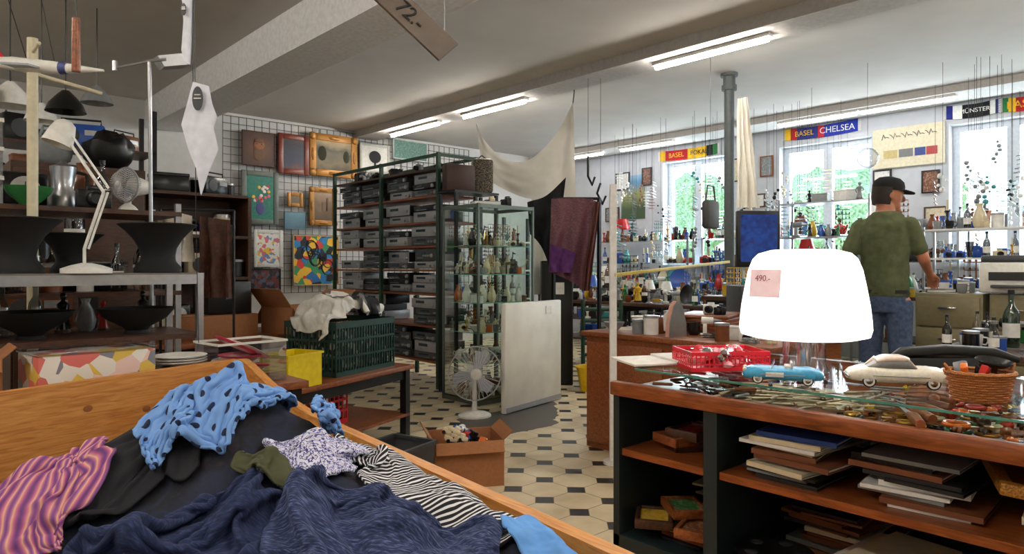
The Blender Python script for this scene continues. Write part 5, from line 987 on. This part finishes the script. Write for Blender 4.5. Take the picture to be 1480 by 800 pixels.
def crate(w,d,h,nx=12,ny=8):
    g=G();t=.008
    for s_ in(-1,1):
        for z,hh in((.015,.03),(h*.35,.014),(h*.65,.014),(h-.02,.04)):
            g.box((0,s_*d/2,z),(w,t,hh));g.box((s_*w/2,0,z),(t,d,hh))
        for i in range(nx+1):g.box((-w/2+w*i/nx,s_*d/2,h/2),(.01,t*.9,h))
        for i in range(ny+1):g.box((s_*w/2,-d/2+d*i/ny,h/2),(t*.9,.01,h))
    g.box((0,0,.005),(w,d,.008));return g
thing('green_plastic_crate','dark green slatted plastic crate of fabrics','crate',[('x',crate(.6,.42,.34,22,14),dgreen)],ac,rzT)
thing('fabric_pile','folded dark fabrics packed in the green crate','fabric',[('x',G().box((0,0,.15),(.57,.39,.28),bev=.05),art('fabrics','voronoi',[(40,36,38),(110,95,88),(30,55,60),(190,180,175),(20,20,22)],6))],ac+Vector((0,0,.012)),rzT)
a=on(.18,.12);thing('yellow_plastic_crate','bright yellow open plastic crate','crate',[('x',tub(.27,.21,.19),yel)],a,rzT)
for k in range(4):put('book',['white','cream','grey','white','white','pink'][k],a+Vector((0,0,.008+.033*k)),rzT+.05*k,.8,'books in the yellow crate')
a=Vector((1.25,3.27,.661))
thing('clear_plastic_tub','clear plastic tub of pink plates','tub',[('body',ctub(.33,.24,.19),clearp),('rim',crim(.33,.24,.19),wplast)],a,.1)
for k in range(7):inst('disc%d'%(k%2),lambda:('paper_plate',['pink patterned plate','white and orange plate'][k%2]+' inside the clear tub','plate',[('x',G().lathe([(.001,0),(.1,.002),(.115,.012),(.11,.014),(.08,.004)],24),art('disc%d'%(k%2),'radial',[[(230,80,120),(245,240,235),(220,60,90)],[(240,235,230),(230,150,70),(240,235,230)]][k%2],9,.2))]),a+Vector((.03*(k%3)-.03,0,.02+.024*k)),rot=(.5 if k>4 else 0,.12*(k%3-1),.3*k),s=.9,group='plates in the clear tub')
table('support_table','plain table beneath the cardboard boxes',1.25,2.75,4.95,5.6,.695,wood,bmet,rz=.3)
a=W(322,492,4.98);thing('cardboard_box','brown closed cardboard box taped shut','cardboard box',[('body',G().box((0,0,.08),(.5,.36,.16),bev=.003),card),('tape',G().box((0,0,.161),(.5,.05,.003)),mk('tape_tan',(190,150,100)))],(a.x-.05,a.y+.06,.696),.3)
thing('black_archive_box','black archive box with a label holder','box',[('body',G().box((0,0,.115),(.32,.25,.23),bev=.005),black),('label_holder',G().box((0,-.128,.12),(.06,.004,.03)),chrome)],(a.x+.03,a.y+.1,.86),.1)
a=W(440,455,5.4);thing('cardboard_box','large cardboard box with flaps folded out','cardboard box',cbox(.5,.36,.2,.18),(a.x,a.y+.02,.696),.25)
for k in range(3):put('bag',['black','brown','grey'][k],(a.x-.14+.14*k,a.y,.705),k*.3,.55,'bags in the cardboard box')
thing('red_plastic_crate','red plastic crate beneath the table','crate',[('x',crate(.42,.3,.24,10,8),red)],c+uT*(-.05)+vT*.02+Vector((0,0,.172)),rzT)
def bin_(w,d,h,m):return[('body',G().lathe([(.5,0),(.56,h)],4,M=Matrix.Scale(w*1.25,4,(1,0,0))@Matrix.Scale(d*1.25,4,(0,1,0))@Matrix.Rotation(PI/4,4,'Z'),cap=False).box((0,0,.004),(w*.88,d*.88,.006)),m),('rim',G().box((0,-d/2,h),(w,.02,.018)).box((0,d/2,h),(w,.02,.018)).box((-w/2,0,h),(.02,d,.018)).box((w/2,0,h),(.02,d,.018)),m)]
a=P(572,645,.28);thing('dark_plastic_bin','dark grey plastic stacking bin','bin',bin_(.4,.28,.28,dgrey),(a.x-.02,a.y+.02,0),.3)
a=P(664,692,0);ab=Vector((a.x+.02,a.y-.02,0));thing('cardboard_box','brown cardboard box of toys on the floor','cardboard box',cbox(.38,.32,.25,.07),ab,FACE+.25)
r=random.Random(6)
for k in range(24):
    cc=r.choice(['red','orange','white','blue','cream','black']);inst('toy'+cc,lambda:('toy_car',cc+' toy car in the cardboard box','toy',[('body',G().box((0,0,.02),(.1,.045,.03),bev=.01).box((0,0,.042),(.05,.04,.022),bev=.008),cer(cc)),('wheel',G().tube([(-.03,-.026,.01),(-.03,.026,.01)],.011,10),black),('wheel',G().tube([(.03,-.026,.01),(.03,.026,.01)],.011,10),black)]),ab+Vector((r.uniform(-.1,.1),r.uniform(-.09,.09),.13+.03*(k//5))),rot=(r.uniform(-.5,.5),r.uniform(-.5,.5),r.uniform(0,6)),group='toys in the cardboard box')
a=P(838,562,0);thing('yellow_tub','yellow plastic wash tub on the floor','tub',[('x',G().lathe([(.11,0),(.15,.22),(.165,.225),(.165,.235),(.145,.23),(.105,.01)],28,sx=1.1),flat('yellow_tub_plastic',(232,190,20),.4))],(a.x+.05,a.y-.12,0))
g=G()
for k in range(6):g.tube([(-.2,0,.15+.12*k),(.2,0,.15+.12*k)],.02,10)
g.tube([(-.2,0,.0),(-.2,0,.85)],.022,10).tube([(.2,0,.0),(.2,0,.85)],.022,10)
a=W(870,480,7.3);thing('tubular_radiator','dark green tubular radiator rails','radiator',[('x',g,green)],(a.x,a.y,0),FACE)
thing('suitcase_stand','slim dark stand holding suitcases','shelf',PT('post',bmet,*[((x,y,.95),(.03,.03,1.9)) for x in(4.0,4.5) for y in(5.18,5.42)])+PT('shelf_board',bmet,((4.25,5.3,1.915),(.55,.27,.02)),((4.25,5.3,1.2),(.55,.27,.02))))
thing('suitcase','brown leather suitcase standing on the rack','suitcase',[('body',G().box((0,0,.13),(.3,.14,.26),bev=.02),flat('case_leather',(60,34,26),.5)),('handle',G().tube([(-.06,0,.26),(-.05,0,.29),(.05,0,.29),(.06,0,.26)],.008,6),black)],(4.14,5.32,1.926),-.3)
thing('patterned_case','dark patterned hat case on the rack','suitcase',[('body',G().box((0,0,.17),(.2,.18,.34),bev=.03),art('case','voronoi',[(90,80,60),(30,28,26),(130,115,90),(40,36,34)],30)),('handle',G().tube([(-.05,0,.34),(0,0,.38),(.05,0,.34)],.007,6),black)],(4.42,5.3,1.926),-.5)
# ---------- world & camera
w=bpy.data.worlds.new('sky');bpy.context.scene.world=w;w.use_nodes=True;N=w.node_tree.nodes;L=w.node_tree.links
bg=N['Background'];tc=N.new('ShaderNodeTexCoord');sx=N.new('ShaderNodeSeparateXYZ');cr=N.new('ShaderNodeValToRGB');L.new(tc.outputs['Generated'],sx.inputs[0]);L.new(sx.outputs[2],cr.inputs[0]);cr.color_ramp.elements[0].color=lin((234,244,254));cr.color_ramp.elements[1].color=lin((170,208,248));L.new(cr.outputs[0],bg.inputs[0]);bg.inputs[1].default_value=2.2
for i,(a_,b_) in enumerate(WIN):
    ld=bpy.data.lights.new('window_daylight','AREA');ld.shape='RECTANGLE';ld.size=TOP-SIL;ld.size_y=b_-a_;ld.energy=70;ld.color=(.84,.93,1)
    lo=link(bpy.data.objects.new('window_daylight',ld));lo.location=(XR+.32,(a_+b_)/2,(TOP+SIL)/2);lo.rotation_euler=(0,PI/2,0)
cam=bpy.data.cameras.new('camera');cam.sensor_width=36;cam.lens=36*1000/1480;cam.shift_y=-15/1480;cam.clip_start=.05
co=link(bpy.data.objects.new('camera',cam));co.location=(0,0,H);co.rotation_euler=(PI/2,0,FACE);bpy.context.scene.camera=co
vs=bpy.context.scene.view_settings;vs.view_transform='Standard';vs.look='None';vs.exposure=.62
